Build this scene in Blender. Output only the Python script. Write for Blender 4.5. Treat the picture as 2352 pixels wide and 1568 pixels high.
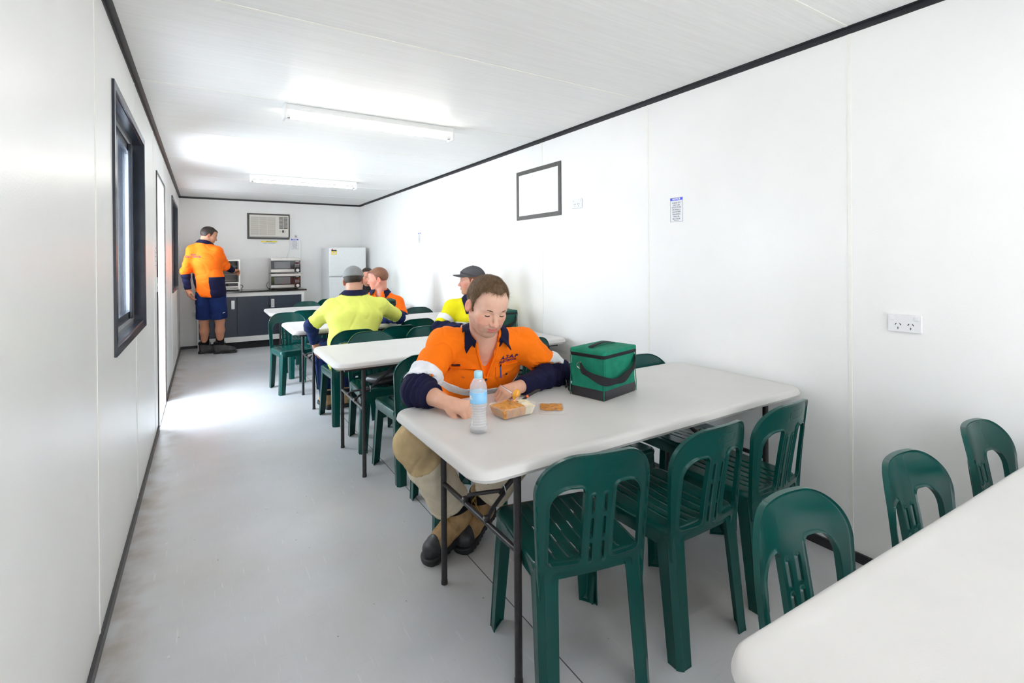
import bpy, bmesh, math, random
import numpy as np
from mathutils import Vector, Matrix, Euler
random.seed(7); RNG = np.random.default_rng(7)
for o in list(bpy.data.objects): bpy.data.objects.remove(o)
SC = bpy.context.scene
COL = SC.collection
R = math.radians

# ------------------------------------------------------------------ camera
CAM_YAW, CAM_PITCH, CAM_ROLL = 0.5584, -0.0030, -0.0077
def make_camera():
    cd = bpy.data.cameras.new('camera'); co = bpy.data.objects.new('camera', cd); COL.objects.link(co)
    cd.sensor_fit = 'HORIZONTAL'; cd.sensor_width = 36.0
    cd.lens = 1132.9 * 36.0 / 2352.0
    cd.shift_y = -(784.0 - 599.7) / 2352.0
    cd.clip_start = 0.02; cd.clip_end = 400
    y, p, r = CAM_YAW, CAM_PITCH, CAM_ROLL
    f = Vector((math.sin(y)*math.cos(p), math.cos(y)*math.cos(p), math.sin(p)))
    rt = Vector((math.cos(y), -math.sin(y), 0)); up = rt.cross(f)
    r2 = rt*math.cos(r) + up*math.sin(r); u2 = -rt*math.sin(r) + up*math.cos(r)
    m = Matrix((r2, u2, -f)).transposed().to_4x4()
    m.translation = Vector((0.3252, 0.0, 1.3658))
    co.matrix_world = m
    SC.camera = co
make_camera()

# ------------------------------------------------------------------ world, light, exposure
SC.view_settings.view_transform = 'Standard'
SC.view_settings.look = 'None'
SC.view_settings.gamma = 1.0
SC.view_settings.use_curve_mapping = False
SC.view_settings.exposure = 0.40
try:
    SC.cycles.use_denoising = True
    SC.cycles.max_bounces = 12
    SC.cycles.diffuse_bounces = 8
    SC.cycles.sample_clamp_indirect = 6.0
except Exception:
    pass
W = bpy.data.worlds.new('daylight'); SC.world = W; W.use_nodes = True
bg = W.node_tree.nodes['Background']
bg.inputs[0].default_value = (0.72, 0.86, 1.0, 1); bg.inputs[1].default_value = 2.6

def area_light(name, loc, direction, sx, sy, power, color):
    ld = bpy.data.lights.new(name, 'AREA'); ld.shape = 'RECTANGLE'; ld.size = sx; ld.size_y = sy
    ld.energy = power; ld.color = color
    lo = bpy.data.objects.new(name, ld); COL.objects.link(lo); lo.location = loc
    lo.rotation_euler = Vector(direction).to_track_quat('-Z', 'Y').to_euler()
    return lo
# daylight falling through the left wall's door and windows
area_light('door_daylight', (-0.45, 5.42, 1.10), (1, 0, -0.05), 1.0, 2.0, 72, (0.80, 0.90, 1.0))
area_light('window_daylight', (-0.30, 3.29, 1.56), (1, 0, 0), 1.1, 1.0, 48, (0.88, 0.94, 1.0))
area_light('window_daylight', (-0.30, 7.92, 1.58), (1, 0, 0), 1.2, 1.0, 55, (0.88, 0.94, 1.0))
area_light('window_daylight', (-0.30, -1.25, 1.56), (1, 0, 0), 1.3, 1.1, 48, (0.95, 0.97, 1.0))
area_light('door_daylight', (1.50, -2.95, 1.10), (0, 1, 0), 1.5, 2.0, 40, (1.0, 0.97, 0.93))  # added lamp behind the camera, brightens the near end and the eater
TUBE_STRENGTH = 32.0
# (the fluorescent tubes give their own light, in fluorescent_light below)

# ------------------------------------------------------------------ helpers
def link(o, parent=None):
    COL.objects.link(o)
    if parent is not None: o.parent = parent
    return o
def tag(o, label=None, cat=None, group=None, kind=None):
    if label: o['label'] = label
    if cat: o['category'] = cat
    if group: o['group'] = group
    if kind: o['kind'] = kind
    return o
def empty(name, loc=(0,0,0), rz=0.0, label=None, cat=None, group=None):
    o = bpy.data.objects.new(name, None); link(o); o.location = loc; o.rotation_euler = (0,0,rz)
    o.empty_display_size = 0.1
    return tag(o, label, cat, group)
def mesh(name, verts, faces, mat, parent=None, smooth=False, sharp=None, mats=None, midx=None):
    me = bpy.data.meshes.new(name)
    me.from_pydata([tuple(map(float, v)) for v in verts], [], [tuple(map(int, f)) for f in faces])
    for m in (mats or [mat]): me.materials.append(m)
    if midx is not None: me.polygons.foreach_set('material_index', np.asarray(midx, dtype=np.int32))
    if smooth:
        me.polygons.foreach_set('use_smooth', np.ones(len(me.polygons), dtype=bool))
        if sharp: me.set_sharp_from_angle(angle=R(sharp))
    me.update()
    return link(bpy.data.objects.new(name, me), parent)
class MB:
    """collects shapes into one mesh"""
    def __init__(s): s.v = []; s.f = []; s.m = []
    def add(s, v, f, mi=0):
        b = len(s.v); s.v += [tuple(map(float, p)) for p in v]
        s.f += [tuple(i + b for i in q) for q in f]; s.m += [mi]*len(f); return s
    def box(s, x0, x1, y0, y1, z0, z1, mi=0, bev=0.0):
        if bev <= 0:
            v = [(x,y,z) for x in (x0,x1) for y in (y0,y1) for z in (z0,z1)]
            f = [(0,1,3,2),(4,6,7,5),(0,4,5,1),(2,3,7,6),(0,2,6,4),(1,5,7,3)]
            return s.add(v, f, mi)
        bm = bmesh.new(); bmesh.ops.create_cube(bm, size=1)
        for q in bm.verts: q.co = Vector(((x0+x1)/2 + q.co.x*(x1-x0), (y0+y1)/2 + q.co.y*(y1-y0), (z0+z1)/2 + q.co.z*(z1-z0)))
        bmesh.ops.bevel(bm, geom=bm.edges[:], offset=bev, segments=2, profile=0.5, affect='EDGES')
        bm.verts.index_update()
        s.add([q.co[:] for q in bm.verts], [[q.index for q in f.verts] for f in bm.faces], mi); bm.free(); return s
    def tube(s, pts, rad, n=10, mi=0, caps=True):
        pts = [Vector(p) for p in pts]; rads = rad if isinstance(rad, (list, tuple)) else [rad]*len(pts)
        T = [(pts[min(i+1, len(pts)-1)] - pts[max(i-1, 0)]).normalized() for i in range(len(pts))]
        ref = Vector((0,0,1)) if abs(T[0].z) < 0.9 else Vector((1,0,0))
        u = T[0].cross(ref).normalized(); v = []
        for i, p in enumerate(pts):
            u = (u - T[i]*u.dot(T[i])).normalized(); w = T[i].cross(u)
            for k in range(n):
                a = 2*math.pi*k/n; v.append(p + (u*math.cos(a) + w*math.sin(a))*rads[i])
        f = []
        for i in range(len(pts)-1):
            for k in range(n):
                a, b = i*n+k, i*n+(k+1) % n; f.append((a, b, b+n, a+n))
        if caps: f.append(tuple(range(n))[::-1]); f.append(tuple(range((len(pts)-1)*n, len(pts)*n)))
        return s.add(v, f, mi)
    def lathe(s, prof, c=(0,0,0), n=32, mi=0):
        v = []; f = []
        for r, z in prof:
            for k in range(n):
                a = 2*math.pi*k/n; v.append((c[0]+r*math.cos(a), c[1]+r*math.sin(a), c[2]+z))
        for i in range(len(prof)-1):
            for k in range(n):
                a, b = i*n+k, i*n+(k+1) % n; f.append((a, b, b+n, a+n))
        if prof[0][0] > 1e-6: f.append(tuple(range(n))[::-1])
        if prof[-1][0] > 1e-6: f.append(tuple(range((len(prof)-1)*n, len(prof)*n)))
        return s.add(v, f, mi)
    def loft(s, rings, mi=0, caps=True):
        n = len(rings[0]); v = [p for r in rings for p in r]; f = []
        for i in range(len(rings)-1):
            for k in range(n):
                a, b = i*n+k, i*n+(k+1) % n; f.append((a, b, b+n, a+n))
        if caps: f.append(tuple(range(n))[::-1]); f.append(tuple(range((len(rings)-1)*n, len(rings)*n)))
        return s.add(v, f, mi)
    def build(s, name, mat, parent=None, smooth=False, sharp=35, mats=None):
        o = mesh(name, s.v, s.f, mat, parent, smooth, sharp if smooth else None, mats, s.m if mats else None)
        bm = bmesh.new(); bm.from_mesh(o.data); bmesh.ops.recalc_face_normals(bm, faces=bm.faces[:]); bm.to_mesh(o.data); bm.free()
        if smooth: o.data.set_sharp_from_angle(angle=R(sharp))
        return o
def copy_tree(o, parent=None):
    kids = list(o.children)
    c = o.copy(); COL.objects.link(c)
    if parent is not None: c.parent = parent
    for k in kids: copy_tree(k, c)
    return c
def rrect(x0, x1, y0, y1, r, n=6):
    pts = []
    for cx, cy, a0 in ((x1-r,y1-r,0),(x0+r,y1-r,90),(x0+r,y0+r,180),(x1-r,y0+r,270)):
        for k in range(n+1):
            a = R(a0 + 90*k/n); pts.append((cx+r*math.cos(a), cy+r*math.sin(a)))
    return pts
def text_mesh(name, body, size, mat, parent=None, M=None, align='CENTER', shear=0.0, extrude=0.0004, bold=0.0, space=1.0, line=1.0):
    cu = bpy.data.curves.new(name, 'FONT'); cu.body = body; cu.size = size; cu.align_x = align; cu.align_y = 'CENTER'
    cu.shear = shear; cu.extrude = extrude; cu.offset = bold; cu.space_character = space; cu.space_line = line; cu.resolution_u = 3
    t = bpy.data.objects.new(name + '_tmp', cu); COL.objects.link(t)
    dg = bpy.context.evaluated_depsgraph_get(); me = bpy.data.meshes.new_from_object(t.evaluated_get(dg))
    bpy.data.objects.remove(t); bpy.data.curves.remove(cu)
    me.materials.clear(); me.materials.append(mat)
    if M is not None: me.transform(M)
    me.name = name
    return link(bpy.data.objects.new(name, me), parent)
def basis(origin, xdir, ydir):
    x = Vector(xdir).normalized(); z = x.cross(Vector(ydir)).normalized(); y = z.cross(x)
    m = Matrix((x, y, z)).transposed().to_4x4(); m.translation = Vector(origin); return m

# ------------------------------------------------------------------ materials
def mat(name, color, rough=0.5, metal=0.0, spec=0.5, var=0.0, vscale=20.0, bump=0.0, bscale=60.0, stretch=None, alpha=None,
        trans=0.0, ior=1.45, emit=None, coat=0.0, sheen=0.0, rvar=0.0, color2=None, detail=4.0, attr=None, sss=0.0, vr=(0.35,0.65)):
    m = bpy.data.materials.new(name); m.use_nodes = True; nt = m.node_tree; N = nt.nodes; L = nt.links
    b = N['Principled BSDF']; c = (*color, 1)
    b.inputs['Base Color'].default_value = c; b.inputs['Roughness'].default_value = rough
    b.inputs['Metallic'].default_value = metal; b.inputs['Specular IOR Level'].default_value = spec
    b.inputs['Transmission Weight'].default_value = trans; b.inputs['IOR'].default_value = ior
    b.inputs['Coat Weight'].default_value = coat; b.inputs['Sheen Weight'].default_value = sheen
    if sss: b.inputs['Subsurface Weight'].default_value = sss; b.inputs['Subsurface Radius'].default_value = (0.01,0.004,0.002); b.inputs['Subsurface Scale'].default_value = 0.5
    if alpha is not None: b.inputs['Alpha'].default_value = alpha
    if emit: b.inputs['Emission Color'].default_value = (*emit[0], 1); b.inputs['Emission Strength'].default_value = emit[1]
    tc = N.new('ShaderNodeTexCoord'); mp = N.new('ShaderNodeMapping'); L.new(tc.outputs['Object'], mp.inputs[0])
    if stretch: mp.inputs['Scale'].default_value = stretch
    src = None
    if attr:
        a = N.new('ShaderNodeAttribute'); a.attribute_name = attr; src = a.outputs['Color']
    if var or color2:
        nz = N.new('ShaderNodeTexNoise'); nz.inputs['Scale'].default_value = vscale; nz.inputs['Detail'].default_value = detail
        L.new(mp.outputs[0], nz.inputs['Vector'])
        mx = N.new('ShaderNodeMix'); mx.data_type = 'RGBA'
        c2 = color2 if color2 else tuple(x*(1-var) for x in color)
        if src: 
            mx.blend_type = 'MULTIPLY'; mx.inputs[0].default_value = 1.0; L.new(src, mx.inputs[6])
            rp = N.new('ShaderNodeMapRange'); rp.inputs[3].default_value = 1-var; rp.inputs[4].default_value = 1+var
            L.new(nz.outputs[0], rp.inputs[0]); L.new(rp.outputs[0], mx.inputs[7])
        else:
            rp = N.new('ShaderNodeMapRange'); rp.inputs[1].default_value = vr[0]; rp.inputs[2].default_value = vr[1]
            L.new(nz.outputs[0], rp.inputs[0]); L.new(rp.outputs[0], mx.inputs[0])
            mx.inputs[6].default_value = c; mx.inputs[7].default_value = (*c2, 1)
        src = mx.outputs[2]
        if rvar:
            r2 = N.new('ShaderNodeMapRange'); r2.inputs[3].default_value = rough-rvar; r2.inputs[4].default_value = rough+rvar
            L.new(nz.outputs[0], r2.inputs[0]); L.new(r2.outputs[0], b.inputs['Roughness'])
    if src: L.new(src, b.inputs['Base Color'])
    if bump:
        nb = N.new('ShaderNodeTexNoise'); nb.inputs['Scale'].default_value = bscale; nb.inputs['Detail'].default_value = 3
        L.new(mp.outputs[0], nb.inputs['Vector'])
        bp = N.new('ShaderNodeBump'); bp.inputs['Strength'].default_value = bump; bp.inputs['Distance'].default_value = 0.003
        L.new(nb.outputs[0], bp.inputs['Height']); L.new(bp.outputs[0], b.inputs['Normal'])
    return m
M = {}
M['wall'] = mat('white_wall_panel', (0.875,0.868,0.852), 0.32, spec=0.45, var=0.03, vscale=2.0, bump=0.12, bscale=160)
M['ceiling'] = mat('ribbed_ceiling_panel', (0.86,0.855,0.842), 0.45, spec=0.3, var=0.05, vscale=6, stretch=(0.5,14,1), bump=0.35, bscale=14)
M['joint'] = mat('joint_strip', (0.86,0.85,0.80), 0.4, var=0.03)
M['trim'] = mat('charcoal_trim', (0.022,0.022,0.026), 0.35, var=0.2, vscale=30)
M['trimgrey'] = mat('weathered_grey_trim', (0.075,0.068,0.062), 0.45, var=0.25, vscale=25)
M["chair"] = mat("green_plastic", (0.0015,0.052,0.045), 0.20, spec=0.38, var=0.05, vscale=9, bump=0.03, bscale=240, rvar=0.05)
M['table'] = mat('white_moulded_plastic', (0.63,0.615,0.60), 0.42, spec=0.4, var=0.04, vscale=5, bump=0.10, bscale=420)
M['legmetal'] = mat('dark_powder_coated_steel', (0.035,0.033,0.036), 0.38, metal=0.3, var=0.25, vscale=60)
M['steel'] = mat('bare_steel', (0.55,0.55,0.56), 0.28, metal=1.0, var=0.1, vscale=80)
M['white'] = mat('white_enamel', (0.80,0.80,0.79), 0.3, var=0.02)
M['offwhite'] = mat('cream_plastic', (0.72,0.69,0.63), 0.4, var=0.04)
M['black'] = mat('black_plastic', (0.012,0.012,0.014), 0.3, var=0.2)
M['blackmatt'] = mat('black_matt', (0.012,0.012,0.014), 0.75, var=0.2)
M['glass'] = mat('window_glass', (0.95,0.98,1.0), 0.02, trans=1.0, ior=1.45)
M['alu'] = mat('aluminium', (0.55,0.56,0.58), 0.35, metal=0.9, var=0.08)
M['navyframe'] = mat('dark_navy_window_frame', (0.016,0.021,0.034), 0.22, spec=0.6, var=0.2, vscale=12)
# ------------------------------------------------------------------ the room
RW, RD, RF, RH = 2.805, 9.304, -2.70, 2.40      # width, back wall, front wall, height
def structure(o, label=None): tag(o, label=label, kind='structure'); return o
def floor_material():
    m = mat('blue_grey_vinyl', (0.56,0.57,0.59), 0.27, spec=0.5); nt = m.node_tree; N = nt.nodes; L = nt.links; b = N['Principled BSDF']
    tc = N.new('ShaderNodeTexCoord')
    def noise(scale, stretch=(1,1,1), rot=0.0, detail=4):
        mp = N.new('ShaderNodeMapping'); mp.inputs['Scale'].default_value = stretch; mp.inputs['Rotation'].default_value = (0,0,rot); L.new(tc.outputs['Object'], mp.inputs[0])
        nz = N.new('ShaderNodeTexNoise'); nz.inputs['Scale'].default_value = scale; nz.inputs['Detail'].default_value = detail; L.new(mp.outputs[0], nz.inputs['Vector']); return nz.outputs[0]
    def ramp(src, lo, hi, amt):
        r = N.new('ShaderNodeMapRange'); r.interpolation_type = 'SMOOTHSTEP'; r.inputs[1].default_value = lo; r.inputs[2].default_value = hi; r.inputs[3].default_value = 0; r.inputs[4].default_value = amt; L.new(src, r.inputs[0]); return r.outputs[0]
    def over(src, col, fac):
        mx = N.new('ShaderNodeMix'); mx.data_type = 'RGBA'; L.new(fac, mx.inputs[0])
        if isinstance(src, tuple): mx.inputs[6].default_value = (*src, 1)
        else: L.new(src, mx.inputs[6])
        mx.inputs[7].default_value = (*col, 1); return mx.outputs[2]
    c = over((0.565,0.575,0.60), (0.50,0.505,0.515), ramp(noise(2.3), 0.2, 0.8, 1.0))
    c = over(c, (0.52,0.47,0.41), ramp(noise(1.1, detail=3), 0.40, 0.85, 0.55))
    c = over(c, (0.66,0.66,0.66), ramp(noise(1.0, (170,9,1), 0.5, 2), 0.60, 0.78, 0.40))
    c = over(c, (0.40,0.39,0.38), ramp(noise(1.0, (11,150,1), 0.9, 2), 0.62, 0.80, 0.35))
    c = over(c, (0.66,0.66,0.66), ramp(noise(1.0, (60,5,1), -0.3, 1), 0.72, 0.76, 0.5))
    vo = N.new('ShaderNodeTexVoronoi'); vo.inputs['Scale'].default_value = 9.0; L.new(tc.outputs['Object'], vo.inputs['Vector'])
    sp = ramp(vo.outputs['Distance'], 0.045, 0.020, 0.75)
    c = over(c, (0.20,0.155,0.11), sp)
    vo2 = N.new('ShaderNodeTexVoronoi'); vo2.inputs['Scale'].default_value = 5.3; L.new(tc.outputs['Object'], vo2.inputs['Vector'])
    c = over(c, (0.72,0.72,0.72), ramp(vo2.outputs['Distance'], 0.040, 0.015, 0.6))
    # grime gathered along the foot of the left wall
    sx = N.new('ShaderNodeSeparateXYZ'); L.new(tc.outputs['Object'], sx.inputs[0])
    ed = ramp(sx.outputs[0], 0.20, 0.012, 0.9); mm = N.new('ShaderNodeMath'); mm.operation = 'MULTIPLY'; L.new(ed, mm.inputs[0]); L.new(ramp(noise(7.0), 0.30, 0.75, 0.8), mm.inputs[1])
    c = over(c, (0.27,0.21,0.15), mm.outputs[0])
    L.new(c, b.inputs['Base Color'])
    rr = N.new('ShaderNodeMapRange'); rr.inputs[3].default_value = 0.29; rr.inputs[4].default_value = 0.42; L.new(noise(3.5), rr.inputs[0]); L.new(rr.outputs[0], b.inputs['Roughness'])
    return m
M['floor'] = floor_material()
fl = MB().box(-0.12, RW+0.12, RF-0.12, RD+0.12, -0.06, 0.0); structure(fl.build('floor', M['floor']))
sm = MB().box(1.3475, 1.3515, RF, RD-0.5, 0.0, 0.0006); structure(sm.build('trim_1', mat('floor_seam', (0.10,0.10,0.105), 0.6)), 'dark seam line along the vinyl floor')
cl = MB().box(-0.12, RW+0.12, RF-0.12, RD+0.12, RH, RH+0.08); structure(cl.build('ceiling', M['ceiling']))
# openings in the left wall: (y0, y1, z0, z1)
OPEN = [(-1.95,-0.55,1.00,2.11), (2.70,3.90,1.00,2.11), (4.945,5.90,0.0,2.095), (7.25,8.60,1.03,2.14)]
def wall_left():
    m = MB(); ys = [RF-0.12]
    for y0, y1, z0, z1 in OPEN:
        m.box(-0.10, 0.0, ys[-1], y0, 0, RH)
        if z0 > 0: m.box(-0.10, 0.0, y0, y1, 0, z0)
        m.box(-0.10, 0.0, y0, y1, z1, RH); ys.append(y1)
    m.box(-0.10, 0.0, ys[-1], RD+0.12, 0, RH)
    structure(m.build('wall_left', M['wall']))
wall_left()
structure(MB().box(RW, RW+0.10, RF-0.12, RD+0.12, 0, RH).build('wall_right', M['wall']))
structure(MB().box(0, RW, RD, RD+0.10, 0, RH).build('wall_back', M['wall']))
structure(MB().box(0, 0.72, RF-0.10, RF, 0, RH).box(2.28, RW, RF-0.10, RF, 0, RH).box(0.72, 2.28, RF-0.10, RF, 2.10, RH).build('wall_front', M['wall']))
# panel joints
SEAMS = [1.082 + 1.1935*k for k in range(-3, 7)]
j = MB()
for y in SEAMS: j.box(RW-0.0022, RW, y-0.007, y+0.007, 0.045, RH-0.028)
structure(j.build('trim_2', M['joint']), 'cream joint strips of the right wall panels')
j = MB()
for y in SEAMS:
    spans = [(0.045, RH-0.028)]
    for y0, y1, z0, z1 in OPEN:
        if y0-0.05 < y < y1+0.05: spans = [(0.045, z0-0.04), (z1+0.04, RH-0.028)] if z0 > 0 else [(z1+0.05, RH-0.028)]
    for a, b in spans: j.box(0, 0.0022, y-0.007, y+0.007, a, b)
structure(j.build('trim_3', M['joint']), 'cream joint strips of the left wall panels')
j = MB()
for y in SEAMS: j.box(0.03, RW-0.03, y-0.008, y+0.008, RH-0.0022, RH)
structure(j.build('trim_4', M['joint']), 'white joint strips across the ceiling')
j = MB()
for x in (1.245, 2.435): j.box(x-0.006, x+0.006, RD-0.002, RD, 0.045, RH-0.03)
structure(j.build('trim_5', M['joint']), 'joint strips of the back wall panels')
# charcoal angle trim round the ceiling, black skirting round the floor
def angle(name, x0, x1, y0, y1, side):
    m = MB(); t = 0.0025; a = 0.028
    if side == 'l': m.box(0, t, y0, y1, RH-a, RH); m.box(0, a, y0, y1, RH-t, RH)
    if side == 'r': m.box(RW-t, RW, y0, y1, RH-a, RH); m.box(RW-a, RW, y0, y1, RH-t, RH)
    if side == 'b': m.box(x0, x1, RD-t, RD, RH-a, RH); m.box(x0, x1, RD-a, RD, RH-t, RH)
    structure(m.build(name, M['trim']), 'charcoal angle trim where wall meets ceiling')
angle('trim_6', 0, 0, RF, RD, 'l'); angle('trim_7', 0, 0, RF, RD, 'r'); angle('trim_8', 0, RW, RD, RD, 'b')
def skirting(name, segs):
    m = MB()
    for (x0,x1,y0,y1) in segs: m.box(x0, x1, y0, y1, 0, 0.042)
    structure(m.build(name, M['trim']))
skirting('baseboard_left', [(0,0.012,RF,4.915),(0,0.012,5.93,RD)])
skirting('baseboard_right', [(RW-0.012,RW,RF,RD)])
skirting('baseboard_back', [(0.012,RW-0.012,RD-0.012,RD)])
# windows: navy lining and flange, aluminium sliding sashes, glass
def window(n, y0, y1, z0, z1):
    root = MB()
    fw = 0.036
    for a, b, c, d in ((y0-fw,y0,z0-fw,z1+fw),(y1,y1+fw,z0-fw,z1+fw),(y0,y1,z0-fw,z0),(y0,y1,z1,z1+fw)): root.box(0, 0.010, a, b, c, d)
    t = 0.006; dp = -0.13
    root.box(dp, 0.0, y0, y0+t, z0, z1); root.box(dp, 0.0, y1-t, y1, z0, z1); root.box(dp, 0.0, y0+t, y1-t, z0, z0+t); root.box(dp, 0.0, y0+t, y1-t, z1-t, z1)
    o = root.build('window_%d' % n, M['navyframe']); structure(o, 'dark navy framed sliding window in the left wall')
    ym = (y0+y1)/2
    for k, (a, b, x) in enumerate(((y0+0.006, ym+0.03, -0.100), (ym-0.03, y1-0.006, -0.070))):
        s = MB(); w = 0.042
        s.box(x-0.012, x+0.012, a, a+w, z0+0.03, z1-0.03); s.box(x-0.012, x+0.012, b-w, b, z0+0.03, z1-0.03)
        s.box(x-0.012, x+0.012, a+w, b-w, z0+0.03, z0+0.03+w); s.box(x-0.012, x+0.012, a+w, b-w, z1-0.03-w, z1-0.03)
        so = s.build('sash', M['navyframe'], o)
        MB().box(x-0.002, x+0.002, a+w, b-w, z0+0.03+w, z1-0.03-w).build('pane', M['glass'], so)
        for q in ((b-w-0.004, b-w), (a+w, a+w+0.004)): MB().box(x-0.010, x+0.013, q[0], q[1], z0+0.03+w, z1-0.03-w).build('bead', M['alu'], so)
        if k == 1:
            for yb in (b-0.165, b-0.115): MB().box(x+0.013, x+0.030, yb, yb+0.018, z0+0.03, z1-0.03, bev=0.003).build('screen_bar', M['navyframe'], so)
            MB().box(x+0.013, x+0.018, b-w-0.052, b-w-0.006, z0+0.04, z1-0.04).build('screen_edge', M['alu'], so)
        MB().box(x+0.012, x+0.020, b-w+0.008, b-0.012, (z0+z1)/2-0.05, (z0+z1)/2+0.05, bev=0.003).build('latch', M['alu'], so)
    tr = MB()
    for x in (-0.116, -0.085, -0.054): tr.box(x-0.0015, x+0.0015, y0+t, y1-t, z0+t, z0+0.03); tr.box(x-0.0015, x+0.0015, y0+t, y1-t, z1-0.03, z1-t)
    tr.build('track', M['alu'], o)
window(1, *OPEN[1]); window(2, *OPEN[3]); window(3, *OPEN[0])
def door(n, y0, y1, z1):
    fw = 0.028; m = MB()
    m.box(-0.003, 0.008, y0-fw*0.6, y0+0.010, 0, z1+0.02); m.box(-0.003, 0.008, y1-0.010, y1+fw*0.6, 0, z1+0.02); m.box(-0.003, 0.008, y0+0.010, y1-0.010, z1-0.008, z1+0.02)
    o = m.build('door_%d' % n, mat('brown_black_door_frame', (0.055,0.040,0.034), 0.4, var=0.3)); structure(o, 'open doorway with a thin dark frame in the left wall')
    j = MB(); j.box(-0.102, -0.003, y0, y0+0.008, 0.008, z1); j.box(-0.102, -0.003, y1-0.008, y1, 0.008, z1); j.box(-0.102, -0.003, y0+0.008, y1-0.008, z1-0.008, z1)
    j.build('jamb', M['white'], o)
    MB().box(-0.12, 0.006, y0+0.008, y1-0.008, -0.001, 0.008, bev=0.002).build('door_sill', M['alu'], o)
    MB().box(-0.06, -0.02, y0+0.008, y0+0.011, 0.98, 1.10).build('strike_plate', M['steel'], o)
door(1, 4.945, 5.90, 2.095)
def make_added_doorway():  # unseen opening, added to let light in from behind the camera
    m = MB(); m.box(0.72,0.75,RF-0.10,RF+0.008,0,2.10); m.box(2.25,2.28,RF-0.10,RF+0.008,0,2.10); m.box(0.72,2.28,RF-0.10,RF+0.008,2.07,2.10)
    structure(m.build('door_2', M['navyframe']), 'unseen double doorway added to the end wall for more light')
make_added_doorway()
# bright ground outside, seen through door and windows
structure(MB().box(-30, -0.14, -30, 40, -0.40, -0.30).build('trim_9', mat('pale_concrete', (0.62,0.60,0.57), 0.9, var=0.08, vscale=3)), 'pale concrete ground outside the door')
# ------------------------------------------------------------------ 2D outline -> curved shell with thickness
def shell2d(sdf, x0, x1, y0, y1, step, top, bot):
    nx = int(round((x1-x0)/step))+1; ny = int(round((y1-y0)/step))+1
    xs = np.linspace(x0, x1, nx); ys = np.linspace(y0, y1, ny)
    X, Y = np.meshgrid(xs, ys, indexing='ij'); D = sdf(X, Y)
    D = np.where(np.abs(D) < 1e-6, -1e-6, D)
    pts = []; idx = {}; faces = []; edges = {}
    def gp(i, j):
        k = ('g', i, j)
        if k not in idx: idx[k] = len(pts); pts.append((xs[i], ys[j], D[i, j]))
        return idx[k]
    def ep(a, b):
        k = (a, b) if a < b else (b, a)
        if k not in idx:
            (i, j), (p, q) = k; t = D[i, j]/(D[i, j]-D[p, q]); t = min(max(t, 0.04), 0.96)
            idx[k] = len(pts); pts.append((xs[i]+t*(xs[p]-xs[i]), ys[j]+t*(ys[q]-ys[j]), 0.0))
        return idx[k]
    for i in range(nx-1):
        for j in range(ny-1):
            cs = [(i,j),(i+1,j),(i+1,j+1),(i,j+1)]; s = [D[c] < 0 for c in cs]
            if not any(s): continue
            poly = []
            for k in range(4):
                a, b = cs[k], cs[(k+1) % 4]
                if s[k]: poly.append(gp(*a))
                if s[k] != s[(k+1) % 4]: poly.append(ep(a, b))
            if len(poly) >= 3: faces.append(poly)
    for f in faces:
        for k in range(len(f)):
            e = (f[k], f[(k+1) % len(f)]); edges[e] = edges.get(e, 0)+1
    bnd = [e for e in edges if (e[1], e[0]) not in edges]
    P = np.array(pts); n = len(P)
    T = top(P[:,0], P[:,1], -P[:,2]); B = bot(P[:,0], P[:,1], -P[:,2])
    F = [tuple(f) for f in faces] + [tuple(v+n for v in f[::-1]) for f in faces] + [(b, a, a+n, b+n) for a, b in bnd]
    return np.vstack([T, B]), F
def rbox2(x, y, cx, cy, hx, hy, r):
    qx = np.abs(x-cx)-hx+r; qy = np.abs(y-cy)-hy+r
    return np.hypot(np.maximum(qx,0), np.maximum(qy,0)) + np.minimum(np.maximum(qx,qy),0) - r
def sstep(a, b, x): t = np.clip((x-a)/(b-a), 0, 1); return t*t*(3-2*t)

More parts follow.
